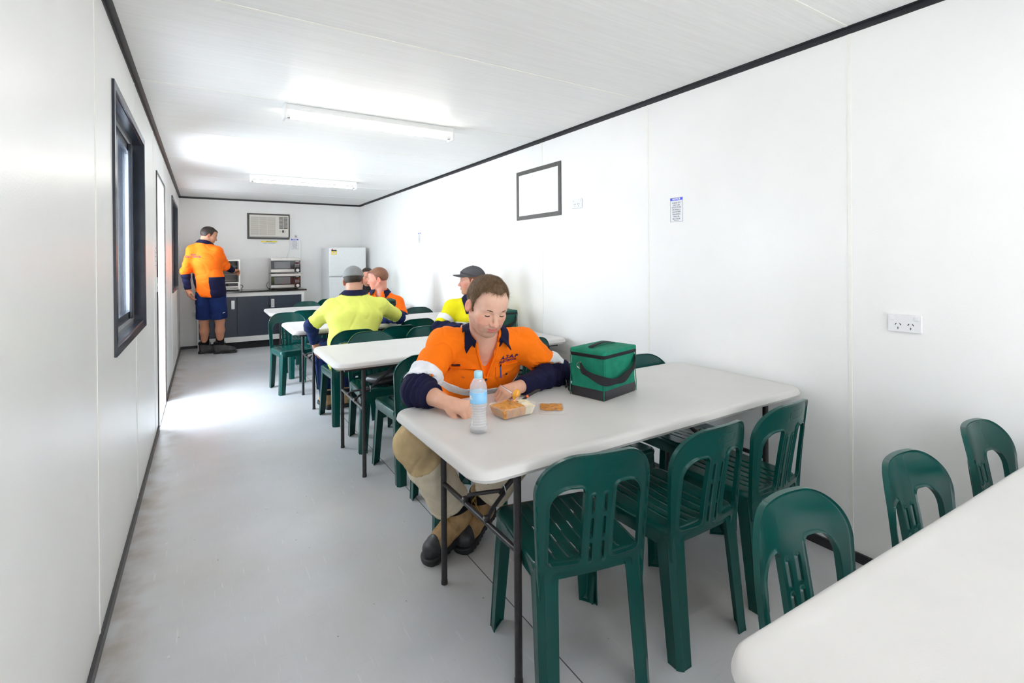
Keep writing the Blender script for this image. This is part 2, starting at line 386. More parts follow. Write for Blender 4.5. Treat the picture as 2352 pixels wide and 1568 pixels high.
# ------------------------------------------------------------------ green stacking chair (faces +y)
def make_chair():
    root = empty('stacking_chair', (0,0,0))
    # --- seat
    SL = [(sx*xx, yy) for xx in (0.022, 0.066, 0.110) for sx in (-1, 1) for yy in ((-0.10, 0.02, 0.13) if xx != 0.066 else (-0.04, 0.08))]
    def wid(y): return 0.183 + 0.020*np.clip((y+0.2)/0.4, 0, 1)
    def outer(x, y): return rbox2(x*(0.2/wid(y)), y, 0, 0.011, 0.2, 0.204, 0.050)
    def sdf(x, y):
        d = outer(x, y)
        for cx, cy in SL: d = np.maximum(d, -rbox2(x, y, cx, cy, 0.0036, 0.027, 0.003))
        return d
    def zt(x, y):
        d = -outer(x, y); r = 0.020
        z = 0.446 - 0.012*np.exp(-(x/0.13)**2)*np.exp(-((y+0.04)/0.15)**2)
        e = np.clip(r-d, 0, r); z = z - (r-np.sqrt(np.maximum(r*r-e*e, 0)))*0.8
        for k in (-0.110,-0.066,-0.022,0.022,0.066,0.110): z = z - 0.0022*np.exp(-((x-k)/0.0042)**2)*sstep(0.02, 0.04, d)
        return z
    def top(x, y, d): return np.stack([x, y, zt(x, y)], 1)
    def bot(x, y, d):
        do = -outer(x, y); dep = 0.005 + (0.044-0.014*sstep(-0.12,-0.185,y))*(1-sstep(0.004, 0.008, do))
        k = 1-0.03*(1-sstep(0.004, 0.02, do))
        return np.stack([x*k, y*k, zt(x, y)-dep], 1)
    v, f = shell2d(sdf, -0.21, 0.21, -0.212, 0.222, 0.0036, top, bot)
    mesh('seat', v, f, M['chair'], root, True, 38)
    # --- backrest
    H0, H1 = -0.075, 0.372
    def bo(x, h):
        w = 0.182 + 0.020*np.clip((h+0.05)/0.36, 0, 1)
        hh = h + 0.30*x*x
        dtop = rbox2(x*(0.2/w), hh, 0, 0.10, 0.2, H1-0.10, 0.125)
        dlow = rbox2(x*(0.2/w), hh, 0, 0.05, 0.2, 0.098, 0.02)
        return np.minimum(dtop, np.where(h < 0.12, dlow, 1e3))
    def opening(x, h):
        ax = np.abs(x); c = 0.105 - 0.004
        d = rbox2(ax, h, 0.1040, 0.1450, 0.0510, 0.121, 0.016)
        cut = np.hypot(np.maximum(ax-0.090, 0), np.maximum(h-0.201, 0)) - 0.065      # rounded upper outer corner
        d = np.maximum(d, np.where((ax > 0.090) & (h > 0.201), cut, -1))
        return d
    def bs(x, h):
        d = bo(x, h); d = np.maximum(d, -opening(x, h))
        d = np.maximum(d, -rbox2(x, h, 0, -0.12, 0.140, 0.118, 0.02))
        for cx in (-0.021, 0.021):
            for cy, hl in ((0.050, 0.030), (0.127, 0.034), (0.205, 0.030)): d = np.maximum(d, -rbox2(x, h, cx, cy, 0.0052, hl, 0.005))
        return d
    def pos(x, h, off):
        t = np.clip((h-H0)/(H1-H0), 0, 1)
        y = -0.199 - 0.069*t**1.35 + (0.020+0.034*t)*(x/0.2)**2 - off
        z = 0.424 + h
        return np.stack([x, y, z], 1)
    def btop(x, h, d): return pos(x, h, -0.0005 - 0.004*(1-sstep(0.0, 0.006, d)))
    def bbot(x, h, d):
        rim = 1-sstep(0.0045, 0.0075, np.minimum(np.abs(bo(x, h)), np.minimum(np.abs(opening(x, h)), 1)))
        slot = np.zeros_like(x)
        for cx in (-0.021, 0.021): slot = np.maximum(slot, 1-sstep(0.003, 0.006, np.abs(rbox2(x, h, cx, 0.127, 0.0085, 0.112, 0.008))))
        oval = 1-sstep(0.0, 0.003, np.abs(rbox2(x, h, 0.03, 0.318, 0.052, 0.017, 0.016)))
        return pos(x, h, 0.004 + 0.0065*rim + 0.0022*slot + 0.0009*oval)
    v, f = shell2d(bs, -0.2065, 0.2065, -0.08, 0.3764, 0.0028, btop, bbot)
    mesh('backrest', v, f, M['chair'], root, True, 62)
    # --- four legs: chamfered angle section
    def leg(tx, ty, bx, by):
        sx = 1 if tx > 0 else -1; sy = 1 if ty > 0 else -1
        rings = []
        for t in (0, 0.06, 0.14, 0.4, 0.7, 1.0):
            z = 0.428*(1-t); s = 0.088 - 0.036*min(1, t/0.14)**0.6 - 0.0*t if t < 0.14 else 0.064 - 0.010*(t-0.14)/0.86
            cx = tx+(bx-tx)*t; cy = ty+(by-ty)*t; c = 0.016; w = 0.005
            P = [(-s,0),(-c-0.004,0),(-c,0.0025),(0.0025-0.0,-c),(0,-c-0.004),(0,-s),(-w,-s),(-w,-c-w),(-c-w,-w),(-s,-w)]
            rings.append([(cx+sx*p[0], cy+sy*p[1], z) for p in P])
        m = MB().loft(rings)
        s = 0.054
        m.loft([[(bx, by-sy*s, z), (bx-sx*s, by, z), (bx-sx*0.012, by, z), (bx, by-sy*0.012, z)] for z in (0.0, 0.006)])
        m.loft([[(bx-sx*0.002, by-sy*s*0.8, 0.004), (bx-sx*s*0.8, by-sy*0.002, 0.004), (bx-sx*0.012, by-sy*0.004, 0.004)], [(bx-sx*0.004, by-sy*0.02, 0.034), (bx-sx*0.02, by-sy*0.004, 0.034), (bx-sx*0.011, by-sy*0.005, 0.034)]])
        return m
    for tx, ty, bx, by in ((-0.182,-0.190,-0.186,-0.232),(0.182,-0.190,0.186,-0.232),(-0.190,0.205,-0.214,0.226),(0.190,0.205,0.214,0.226)):
        leg(tx, ty, bx, by).build('leg', M['chair'], root, True, 25)
    return root
CHAIR = make_chair(); CH_USED = [False]
def place_chair(x, y, deg, label, group):
    c = CHAIR if not CH_USED[0] else copy_tree(CHAIR)
    CH_USED[0] = True
    c.location = (x, y, 0); c.rotation_euler = (0, 0, R(deg))
    tag(c, label, 'chair', group); return c

# ------------------------------------------------------------------ folding table (long side along x)
def make_table():
    root = empty('folding_table', (0,0,0)); L2, W2 = 0.89, 0.38
    def ring(ins, z, r): return [(p[0], p[1], z) for p in rrect(-L2+ins, L2-ins, -W2+ins, W2-ins, r, 8)]
    zt = 0.745
    rings = [ring(0.045, zt-0.040, 0.05), ring(0.016, zt-0.041, 0.064), ring(0.013, zt-0.033, 0.066), ring(0.004, zt-0.0315, 0.074), ring(0.0, zt-0.025, 0.078), ring(0.005, zt-0.008, 0.074), ring(0.012, zt-0.0015, 0.067),
             ring(0.018, zt, 0.061), ring(0.036, zt+0.0002, 0.045), ring(0.044, zt-0.0008, 0.038), ring(0.054, zt-0.0018, 0.030), ring(0.40*0.9, zt-0.0018, 0.01)]
    MB().loft(rings).build('tabletop', M['table'], root, True, 32)
    for sx in (-1, 1):
        lx = sx*0.695
        for sy in (-1, 1):
            y = sy*0.29
            MB().tube([(lx,y,zt-0.040),(lx,y,0.012)], 0.0128, 14).tube([(lx,y,0.014),(lx,y,0.0)], 0.0142, 14).build('leg', M['legmetal'], root, True, 40)
        MB().tube([(lx,-0.29,0.425),(lx,0.29,0.425)], 0.010, 12).build('cross_bar', M['legmetal'], root, True, 40)
        b = MB()
        for sy in (-1, 1):
            b.tube([(lx-sx*0.002,sy*0.085,0.440),(lx-sx*0.014,sy*0.083,0.454),(lx-sx*0.030,sy*0.070,0.459),(lx-sx*0.119,sy*0.010,0.474)], 0.0078, 8)
            b.box(lx-0.010, lx+0.010, sy*0.085-0.008, sy*0.085+0.008, 0.425, 0.452, bev=0.003)
        b.tube([(lx-sx*0.105,0,0.465),(lx-sx*0.40,0,0.700)], 0.010, 8)
        br = b.build('brace', M['legmetal'], root, True, 40)
        for sy in (-1, 1): MB().tube([(lx+sx*0.010,sy*0.085,0.446),(lx+sx*0.0135,sy*0.085,0.446)], 0.0045, 10).build('rivet', M['steel'], br, True)
        pts = [(lx-sx*0.122+0.004*math.cos(a), 0.021*math.cos(a), 0.478+0.021*math.sin(a)) for a in np.linspace(0, 2*math.pi, 17)]
        MB().tube(pts, 0.0022, 6, caps=False).build('locking_ring', M['steel'], br, True)
    b = MB()
    for sy in (-1, 1): b.box(-0.82, 0.82, sy*0.31-0.010, sy*0.31+0.010, zt-0.062, zt-0.040)
    for sx in (-1, 1): b.tube([(sx*0.695,-0.31,zt-0.055),(sx*0.695,0.31,zt-0.055)], 0.011, 10)
    b.build('under_frame', M['legmetal'], root)
    return root
TABLE = make_table(); TB = [False]
def place_table(x, y, deg, label):
    t = TABLE if not TB[0] else copy_tree(TABLE)
    TB[0] = True; t.location = (x, y, 0); t.rotation_euler = (0,0,R(deg)); tag(t, label, 'table', 'white folding tables along the right wall'); return t
TX = 1.872
place_table(TX, 1.632, 0, 'white folding table where the man in orange eats his curry')
place_table(TX, 0.085, -2.0, 'white folding table nearest the camera, cut off at the lower right corner')
place_table(TX, 3.435, 0, 'white folding table just behind the man eating curry')
place_table(TX, 5.127, 0, 'white folding table where the lime shirted man leans')
place_table(TX, 6.885, 0, 'farthest white folding table, nearest the fridge and cupboards')
GA = 'green stacking chairs round the tables'
for a in [
 (1.385,1.355,-13,'green chair at the front left corner of the curry table, back to camera'),
 (1.830,1.315,0,'green chair seen from behind, middle of three along the curry table'),
 (2.290,1.325,2,'green chair seen from behind, at curry table end nearest the wall'),
 (1.500,0.400,180,'green chair at left of the three facing camera across nearest table'),
 (2.020,0.355,180,'green chair in the middle of three facing camera across nearest table'),
 (2.560,0.340,180,'green chair by the wall, rightmost of three facing the nearest table'),
 (1.505,2.500,180,'green chair that the man eating curry sits on'),
 (1.990,1.870,180,'green chair behind the sunglasses at left of the green cool bag'),
 (2.510,1.830,180,'green chair half hidden behind the right side of the cool bag'),
 (1.490,3.110,0,'green chair with back to camera just left of the curry eater'),
 (2.350,3.240,0,'green chair behind the curry eater shoulder, near the right wall'),
 (1.460,3.740,180,'green chair directly in front of the lime shirted man'),
 (1.945,3.770,180,'green chair facing camera between lime shirted man and curry eater'),
 (2.400,3.830,180,'green chair under the man in the yellow jacket and grey cap'),
 (1.400,4.440,0,'green chair that the lime shirted man sits on'),
 (1.800,4.470,0,'green chair at the right elbow of the lime shirted man'),
 (2.120,4.860,0,'dark green chair pushed in, left of the yellow jacket sleeve'),
 (2.560,4.860,0,'dark green chair pushed in behind the yellow jacket man'),
 (1.140,5.755,190,'green chair in the aisle standing alone left of the lime shirted man'),
 (1.985,5.760,180,'green chair under the man in the orange polo shirt'),
 (2.540,5.480,180,'green chair by the wall right of the orange polo shirt'),
 (1.340,6.440,0,'green chair tucked behind the aisle chair, at the farthest table'),
 (1.560,7.250,180,'green chair across the farthest table, in front of the cupboard doors'),
 (1.935,7.560,180,'green chair in front of the fridge, back curved top only visible'),
 (2.430,7.480,180,'green chair under the bearded man at the farthest table')]:
    place_chair(*a, GA)
# ------------------------------------------------------------------ fluorescent lights
M['tube'] = mat('lit_fluorescent_tube', (0.9,0.9,0.88), 0.3, emit=((1.0,0.955,0.885), TUBE_STRENGTH))
def fluorescent(x0, x1, y, label):
    t = empty('fluorescent_light', ((x0+x1)/2, y, RH-0.045), 0, label, 'light', 'ceiling fluorescent lights')
    L = (x1-x0)/2; z = lambda v: v-(RH-0.045)
    b = MB().box(-L, L, -0.050, 0.050, z(RH-0.040), z(RH-0.0005), bev=0.004); b.build('housing', M['white'], t)
    for s in (-1, 1):
        MB().box(s*L-0.009, s*L+0.009, -0.052, 0.052, z(RH-0.098), z(RH-0.0008), bev=0.003).build('end_cap', M['white'], t)
    MB().tube([(-L+0.009,0,z(RH-0.074)),(-L+0.035,0,z(RH-0.074))], 0.0135, 12).tube([(L-0.035,0,z(RH-0.074)),(L-0.009,0,z(RH-0.074))], 0.0135, 12).build('tube_cap', M['alu'], t, True)
    MB().tube([(-L+0.035,0,z(RH-0.074)),(L-0.035,0,z(RH-0.074))], 0.013, 14).build('tube', M['tube'], t, True)
    return t
fluorescent(0.785, 1.985, 3.555, 'white ceiling fluorescent light nearer the camera')
fluorescent(0.800, 2.020, 6.600, 'white ceiling fluorescent light farther back over the tables')
fluorescent(0.790, 2.000, 0.500, 'white ceiling fluorescent light above the camera end')
# ------------------------------------------------------------------ signs, sockets and frame on the walls
M['signwhite'] = mat('sign_white', (0.80,0.81,0.84), 0.35)
M['signblue'] = mat('sign_blue', (0.015,0.045,0.62), 0.35)
M['ink'] = mat('sign_ink', (0.05,0.05,0.06), 0.5)
M['signyellow'] = mat('sign_yellow', (0.85,0.66,0.02), 0.4)
M['greyedge'] = mat('grey_edge', (0.35,0.35,0.36), 0.5)
def notice(loc, w, h, xdir, label, lines, head, headcol, textcol, foot=None, ts=0.0125):
    """flat sign, x along xdir, up = z"""
    m = basis(loc, xdir, (0,0,1))
    o = MB().box(-w/2, w/2, -h/2, h/2, 0.0, 0.0022).build('notice_sign', M['signwhite']); o.matrix_world = m
    tag(o, label, 'sign')
    e = 0.0022; g = MB()
    for a, b, c, d in ((-w/2,w/2,-h/2,-h/2+e),(-w/2,w/2,h/2-e,h/2),(-w/2,-w/2+e,-h/2+e,h/2-e),(w/2-e,w/2,-h/2+e,h/2-e)): g.box(a, b, c, d, 0.0020, 0.0027)
    g.build('border', M['greyedge'], o)
    hb = h*0.105
    MB().box(-w/2+e, w/2-e, h/2-e-hb, h/2-e, 0.0021, 0.0026).build('header_band', headcol, o)
    text_mesh('heading', head, hb*1.0, textcol, o, Matrix.Translation((0, h/2-e-hb/2, 0.0028)), bold=0.0006, space=1.05)
    text_mesh('wording', '\n'.join(lines), ts, M['ink'], o, Matrix.Translation((0, -hb*0.45, 0.0025)), line=1.12, bold=0.0001, extrude=0.0002)
    if foot: MB().box(-w*0.2, w*0.2, -h/2+0.007, -h/2+0.010, 0.0021, 0.0025).build('footnote', M['greyedge'], o)
    return o
LN = ['PLEASE DO','NOT USE','STICKYTAPE','ON WALLS.','USE EITHER','DRAWING','PINS OR','BLU-TACK']
notice((RW, 2.045, 1.667), 0.096, 0.150, (0,-1,0), 'notice with blue header and printed lines on right wall, near camera', LN, 'NOTICE', M['signblue'], M['signwhite'], True)
notice((RW, 6.330, 1.667), 0.096, 0.150, (0,-1,0), 'small notice with blue header far along the right wall', LN, 'NOTICE', M['signblue'], M['signwhite'])
notice((1.672, RD, 1.665), 0.118, 0.185, (1,0,0), 'notice with blue header on back wall below the round socket', LN, 'NOTICE', M['signblue'], M['signwhite'], ts=0.0155)
def important():
    m = basis((1.270, RD, 1.690), (1,0,0), (0,0,1)); w, h = 0.25, 0.050
    o = MB().box(-w/2, w/2, -h/2, h/2, 0, 0.0018).build('sticker_label', M['signwhite']); o.matrix_world = m
    tag(o, 'wide yellow topped sticker under the air conditioner', 'sticker')
    MB().box(-w/2, w/2, h/2-0.019, h/2, 0.0017, 0.0023).build('header_band', M['signyellow'], o)
    text_mesh('heading', 'IMPORTANT', 0.016, M['ink'], o, Matrix.Translation((0, h/2-0.0095, 0.0025)), bold=0.0003)
    for k in range(2): MB().box(-w*0.42+0.02*k, w*0.42-0.02*k, -0.008-0.011*k, -0.003-0.011*k, 0.0016, 0.0020).build('printed_line', M['greyedge'], o)
important()
M['socket'] = mat('white_socket_plastic', (0.79,0.79,0.80), 0.28)
M['slot'] = mat('socket_slot', (0.05,0.04,0.04), 0.6)
def socket(loc, xdir, label, w=0.116, h=0.073, double=True):
    o = empty('power_socket', (0,0,0), 0, label, 'power socket'); o.matrix_world = basis(loc, xdir, (0,0,1))
    MB().box(-w/2, w/2, -h/2, h/2, 0, 0.011, bev=0.002).build('plate', M['socket'], o)
    for s in ((-1, 1) if double else (0,)):
        MB().box(s*0.043-0.0085, s*0.043+0.0085, 0.014, 0.029, 0.010, 0.0145, bev=0.0015).build('switch', M['socket'], o)
        cx = s*0.022
        for dx, dy, a in ((-0.008,-0.004,-32),(0.008,-0.004,32),(0,-0.020,0)):
            mm = Matrix.Translation((cx+dx, dy, 0.0112)) @ Matrix.Rotation(R(a), 4, 'Z')
            s_ = MB().box(-0.0014, 0.0014, -0.0045, 0.0045, -0.001, 0.0006).build('pin_slot', M['slot'], o); s_.data.transform(mm)
    return o
socket((RW, 0.876, 1.088), (0,-1,0), 'white double power socket low on the right wall, near camera')
socket((RW, 2.995, 1.800), (0,-1,0), 'white double power socket high on right wall beside the empty frame')
socket((0.214, RD, 0.535), (1,0,0), 'white power socket low on back wall beside the standing man', double=True)
def wall_frame():
    o = empty('wall_frame', (RW, 3.535, 1.950), 0, 'empty charcoal rectangular frame fixed on the right wall', 'frame')
    y0, y1, z0, z1, w = -0.335, 0.335, -0.222, 0.222, 0.036
    for n, b in (('top_bar',(y0,y1,z1-w,z1)),('bottom_bar',(y0,y1,z0,z0+w)),('side_bar',(y0,y0+w,z0+w,z1-w)),('side_bar',(y1-w,y1,z0+w,z1-w))):
        MB().box(-0.008, 0, *b, bev=0.0015).build(n, M['trimgrey'], o)
    MB().box(-0.0035, 0, y0+w, y1-w, z0+w, z1-w).build('panel', M['wall'], o)
wall_frame()
def light_switch():
    o = empty('light_switch', (0, 4.80, 1.19), 0, 'white light switch on left wall just before the doorway', 'switch')
    MB().box(0, 0.012, -0.036, 0.036, -0.058, 0.058, bev=0.002).build('plate', M['socket'], o)
    MB().box(0.011, 0.016, -0.008, 0.008, -0.014, 0.014, bev=0.001).build('rocker', M['socket'], o)
light_switch()
p_ = MB().box(0, 0.002, 4.775, 4.865, 1.30, 1.505).build('paper_notice', M['signwhite']); tag(p_, 'paper notice on left wall above the light switch', 'notice')
for k in range(5): MB().box(0.0015, 0.0024, 4.787, 4.853, 1.475-0.034*k, 1.483-0.034*k).build('printed_line', M['greyedge'], p_)
# ------------------------------------------------------------------ air conditioner
def air_conditioner():
    x0, x1, z0, z1 = 0.941, 1.592, 1.744, 2.177
    o = empty('air_conditioner', ((x0+x1)/2, RD, (z0+z1)/2), 0, 'cream window air conditioner in black surround high on back wall', 'air conditioner')
    X = lambda v: v-(x0+x1)/2; Z = lambda v: v-(z0+z1)/2
    w = 0.030; f = MB()
    for a in ((x0,x1,z1-w*0.75,z1),(x0,x1,z0,z0+w),(x0,x0+w,z0+w,z1-w*0.75),(x1-w*0.8,x1,z0+w,z1-w*0.75)): f.box(X(a[0]), X(a[1]), -0.022, 0, Z(a[2]), Z(a[3]))
    f.build('surround', M['trimgrey'], o)
    MB().box(X(x0+w), X(x1-w*0.8), -0.070, -0.0005, Z(z0+w+0.012), Z(z1-w*0.75-0.004), bev=0.008).build('casing', M['offwhite'], o)
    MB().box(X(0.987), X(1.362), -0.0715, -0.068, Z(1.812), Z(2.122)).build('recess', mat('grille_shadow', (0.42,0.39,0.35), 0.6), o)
    g = MB()
    for k in range(19): z = 1.818+k*0.0164; g.box(X(0.987), X(1.362), -0.078, -0.071, Z(z), Z(z+0.0085))
    for x in (1.11, 1.237): g.box(X(x-0.003), X(x+0.003), -0.079, -0.071, Z(1.812), Z(2.122))
    g.build('intake_grille', M['offwhite'], o)
    MB().box(X(1.418), X(1.553), -0.0712, -0.069, Z(1.928), Z(2.132)).build('outlet', M['black'], o)
    g = MB()
    for k in range(9): z = 1.936+k*0.0222; g.box(X(1.418), X(1.553), -0.079, -0.071, Z(z+0.008), Z(z+0.017))
    g.box(X(1.483), X(1.488), -0.080, -0.071, Z(1.928), Z(2.132)); g.build('louvre', M['offwhite'], o)
    MB().box(X(1.466), X(1.492), -0.074, -0.069, Z(1.860), Z(1.900), bev=0.002).build('display', M['black'], o)
    for x in (1.432, 1.446, 1.515): MB().box(X(x-0.004), X(x+0.004), -0.073, -0.069, Z(1.872), Z(1.888), bev=0.001).build('button', M['greyedge'], o)
    return o
air_conditioner()
def cord(name, pts, r, m, owner, n=14):
    P = [Vector(p) for p in pts]; out = []
    for i in range(len(P)-1):
        a, b, c, d = P[max(i-1,0)], P[i], P[i+1], P[min(i+2, len(P)-1)]
        for k in range(n):
            t = k/n; out.append(0.5*((2*b)+(c-a)*t+(2*a-5*b+4*c-d)*t*t+(3*b-a-3*c+d)*t**3))
    out.append(P[-1]); par = bpy.data.objects[owner]; o = MB().tube(out, r, 7).build(name, m, par, True); o.data.transform(Matrix.Translation(-par.location)); return o
def round_socket():
    o = empty('wall_socket', (1.690, RD, 1.800), 0, 'small round wall socket with a white plug, right of air conditioner', 'power socket')
    MB().lathe([(0.032,0),(0.032,0.010),(0.028,0.014)], n=20).build('plate', M['socket'], o, True).data.transform(Matrix.Rotation(R(90),4,'X'))
    MB().lathe([(0.014,0.013),(0.016,0.03),(0.010,0.042)], n=14).build('plug', M['greyedge'], o, True).data.transform(Matrix.Rotation(R(90),4,'X'))
round_socket()
cord('power_cord', [(1.69,RD-0.045,1.80),(1.73,RD-0.05,1.775),(1.768,RD-0.02,1.70),(1.772,RD-0.015,1.60),(1.762,RD-0.03,1.50),(1.755,RD-0.06,1.40),(1.73,RD-0.035,1.30)], 0.0038, M['socket'], 'wall_socket')
cord('power_cord', [(1.578,RD-0.03,1.78),(1.583,RD-0.012,1.70),(1.580,RD-0.012,1.60),(1.570,RD-0.02,1.52),(1.545,RD-0.03,1.44),(1.53,RD-0.035,1.30)], 0.0038, M['socket'], 'air_conditioner')
# ------------------------------------------------------------------ cupboard bench
M['navydoor'] = mat('dark_navy_laminate', (0.028,0.036,0.055), 0.35, var=0.15, vscale=40)
M['benchwhite'] = mat('white_laminate', (0.74,0.73,0.70), 0.35, var=0.03)
M['benchtop'] = mat('black_gloss_laminate', (0.012,0.012,0.013), 0.12, spec=0.6)
def cupboard():
    x0, x1, y0, y1 = 0.235, 1.735, 8.792, RD-0.012
    o = empty('cupboard', ((x0+x1)/2, (y0+y1)/2, 0), 0, 'white cupboard with dark navy doors along the back wall', 'cupboard')
    X = lambda v: v-(x0+x1)/2; Y = lambda v: v-(y0+y1)/2
    b = MB(); b.box(X(x0), X(x0+0.018), Y(y0), Y(y1), 0.0, 0.884); b.box(X(x1-0.042), X(x1), Y(y0), Y(y1), 0.10, 0.884)
    b.box(X(x0+0.018), X(x1-0.042), Y(y0), Y(y0+0.018), 0.822, 0.884); b.box(X(x0+0.018), X(x1-0.042), Y(y0), Y(y0+0.018), 0.115, 0.195)
    b.box(X(x0+0.018), X(x1-0.042), Y(y1-0.018), Y(y1-0.001), 0.1, 0.884); b.box(X(x0+0.018), X(x1-0.042), Y(y0+0.018), Y(y1-0.018), 0.116, 0.135)
    b.build('carcass', M['benchwhite'], o)
    MB().box(X(x0+0.018), X(x1-0.02), Y(y0+0.05), Y(y1-0.02), 0.0, 0.115).build('plinth', M['blackmatt'], o)
    xs = [(0.255,0.756),(0.760,1.208),(1.212,1.692)]
    for k, (a, c) in enumerate(xs):
        yo = 0.002 if k != 1 else 0.010
        d = MB().box(X(a), X(c), Y(y0+yo-0.004), Y(y0+yo+0.012), 0.197, 0.820, bev=0.0015).build('door', M['navydoor'], o)
        if k != 1:
            hx = 0.703 if k == 0 else 1.262
            h = MB(); h.box(X(hx-0.023), X(hx+0.023), Y(y0-0.014), Y(y0-0.001), 0.630, 0.765, bev=0.003); h.build('handle', M['white'], d)
            MB().box(X(hx-0.008), X(hx+0.012), Y(y0-0.0155), Y(y0-0.013), 0.645, 0.750).build('finger_recess', M['alu'], d)
    return o
cupboard()
wt = MB().box(0.215, 1.772, 8.770, RD-0.0005, 0.884, 0.909, bev=0.002).build('worktop', M['benchtop']); tag(wt, 'thin glossy black worktop on the white cupboard', 'worktop')
M['stainless'] = mat('brushed_stainless', (0.50,0.485,0.465), 0.34, metal=0.85, var=0.1, vscale=30, stretch=(0.2,1,12))
M['darkglass'] = mat('dark_glass', (0.020,0.022,0.026), 0.06, spec=0.8)
M['meshglass'] = mat('grey_window_mesh', (0.16,0.165,0.175), 0.12, spec=0.7, var=0.3, vscale=300)
M['red'] = mat('red_marking', (0.55,0.02,0.02), 0.4)
M['knobwhite'] = mat('pale_knob', (0.78,0.78,0.76), 0.3)
def microwave(z, label):
    o = empty('microwave_oven', (1.480, 9.09, z), 0, label, 'microwave', 'stacked microwaves')
    w, d, h = 0.225, 0.16, 0.255; f = -d
    MB().box(-w, w, -d+0.022, d, 0.012, h, bev=0.004).build('casing', mat('silver_paint', (0.60,0.59,0.57), 0.35, metal=0.4), o)
    for sx in (-1, 1):
        for sy in (-1, 1): MB().lathe([(0.014,0),(0.014,0.014)], (sx*0.18, sy*0.12, 0), 10).build('foot', M['black'], o)
    MB().box(-w, w, f, f+0.022, 0.215, h, bev=0.002).build('top_strip', M['stainless'], o)
    dr = MB().box(-w, 0.128, f-0.001, f+0.022, 0.020, 0.213, bev=0.002).build('door', M['darkglass'], o)
    MB().box(-w+0.05, 0.065, f-0.003, f, 0.086, 0.195, bev=0.001).build('window', M['meshglass'], dr)
    hb = MB()
    pts = []
    for k in range(13):
        x = -w+(0.128+w)*k/12; y = f-0.004-0.012*math.sin(math.pi*k/12); pts.append((x, y))
    hb.loft([[(x,y,0.028),(x,f+0.004,0.028),(x,f+0.004,0.070),(x,y,0.070)] for x, y in pts]); hb.build('handle', M['stainless'], dr)
    MB().box(0.131, w, f-0.001, f+0.022, 0.020, 0.213, bev=0.002).build('control_panel', M['darkglass'], o)
    MB().box(0.150, 0.200, f-0.0025, f, 0.196, 0.204).build('badge', M['alu'], o)
    MB().box(0.146, 0.208, f-0.0025, f, 0.158, 0.182).build('display', mat('display_dark', (0.05,0.012,0.012), 0.1), o)
    MB().box(0.140, 0.206, f-0.0025, f, 0.139, 0.147).build('button_strip', M['alu'], o)
    MB().box(0.192, 0.204, f-0.003, f, 0.162, 0.178).build('warning_mark', M['red'], o)
    g = MB()
    for r_ in range(2):
        for c_ in range(4): g.box(0.142+c_*0.017, 0.153+c_*0.017, f-0.0022, f, 0.104+r_*0.015, 0.112+r_*0.015)
    g.build('keypad', M['greyedge'], o)
    k = MB().lathe([(0.026,0),(0.026,0.010),(0.022,0.018),(0.010,0.019)], n=24).build('knob', M['knobwhite'], o, True)
    k.data.transform(Matrix.Translation((0.178, f-0.001, 0.052)) @ Matrix.Rotation(R(90), 4, 'X'))
    return o
microwave(0.909, 'lower silver microwave of the stack, standing on the worktop')
microwave(1.166, 'upper silver microwave stacked on top of the other')
cord('power_cord', [(1.243,9.22,1.02),(1.222,9.18,1.00),(1.212,9.16,0.965),(1.222,9.15,0.935),(1.245,9.14,0.916),(1.262,9.15,0.913)], 0.004, M['black'], 'microwave_oven')
def pie_warmer():
    o = empty('pie_warmer', (0.655, 9.10, 0.909), 0, 'stainless pie warmer cabinet with glass door on the worktop', 'pie warmer')
    w, d, h = 0.160, 0.15, 0.495; f = -d
    MB().box(-w+0.022, w-0.022, d-0.016, d-0.011, 0.135, h-0.024).build('inner_back', mat('dull_inner_metal', (0.22,0.22,0.22), 0.45, metal=0.3), o)
    b = MB(); b.box(-w+0.022, w-0.022, d-0.010, d-0.001, 0.135, h-0.024); b.box(-w, -w+0.022, f, d, 0.02, h); b.box(w-0.022, w, f, d, 0.02, h); b.box(-w+0.022, w-0.022, f, d, h-0.024, h); b.box(-w+0.022, w-0.022, f, d, 0.02, 0.135)
    b.build('cabinet', M['stainless'], o)
    for sx in (-1, 1):
        for sy in (-1, 1): MB().box(sx*0.135-0.012, sx*0.135+0.012, sy*0.12-0.012, sy*0.12+0.012, 0, 0.021).build('foot', M['black'], o)
    MB().box(-w+0.026, w-0.032, f-0.002, f+0.001, 0.070, 0.122).build('control_panel', M['black'], o)
    k = MB().lathe([(0.018,0),(0.016,0.014),(0.006,0.015)], n=18).build('knob', M['blackmatt'], o, True); k.data.transform(Matrix.Translation((-0.02, f-0.002, 0.096)) @ Matrix.Rotation(R(90), 4, 'X'))
    for k_ in range(2): MB().box(-w+0.026, w-0.028, f-0.0015, f+0.001, 0.030+0.018*k_, 0.038+0.018*k_).build('trim_strip', M['black'], o)
    MB().box(w-0.042, w-0.022, f+0.004, d-0.02, 0.135, h-0.024).build('inner_side', M['black'], o)
    for z in (0.165, 0.255, 0.385):
        r_ = MB()
        for k_ in range(13): r_.tube([(-w+0.03+k_*0.0215, f+0.01, z),(-w+0.03+k_*0.0215, d-0.02, z)], 0.0014, 5)
        r_.tube([(-w+0.024,f+0.012,z+0.002),(w-0.03,f+0.012,z+0.002)], 0.0024, 6); r_.build('wire_rack', M['steel'], o)
    return o
pie_warmer()
cord('power_cord', [(0.818,9.20,0.99),(0.845,9.18,0.985),(0.862,9.17,0.968),(0.855,9.16,0.948),(0.838,9.15,0.925),(0.852,9.14,0.913)], 0.004, M['black'], 'pie_warmer')
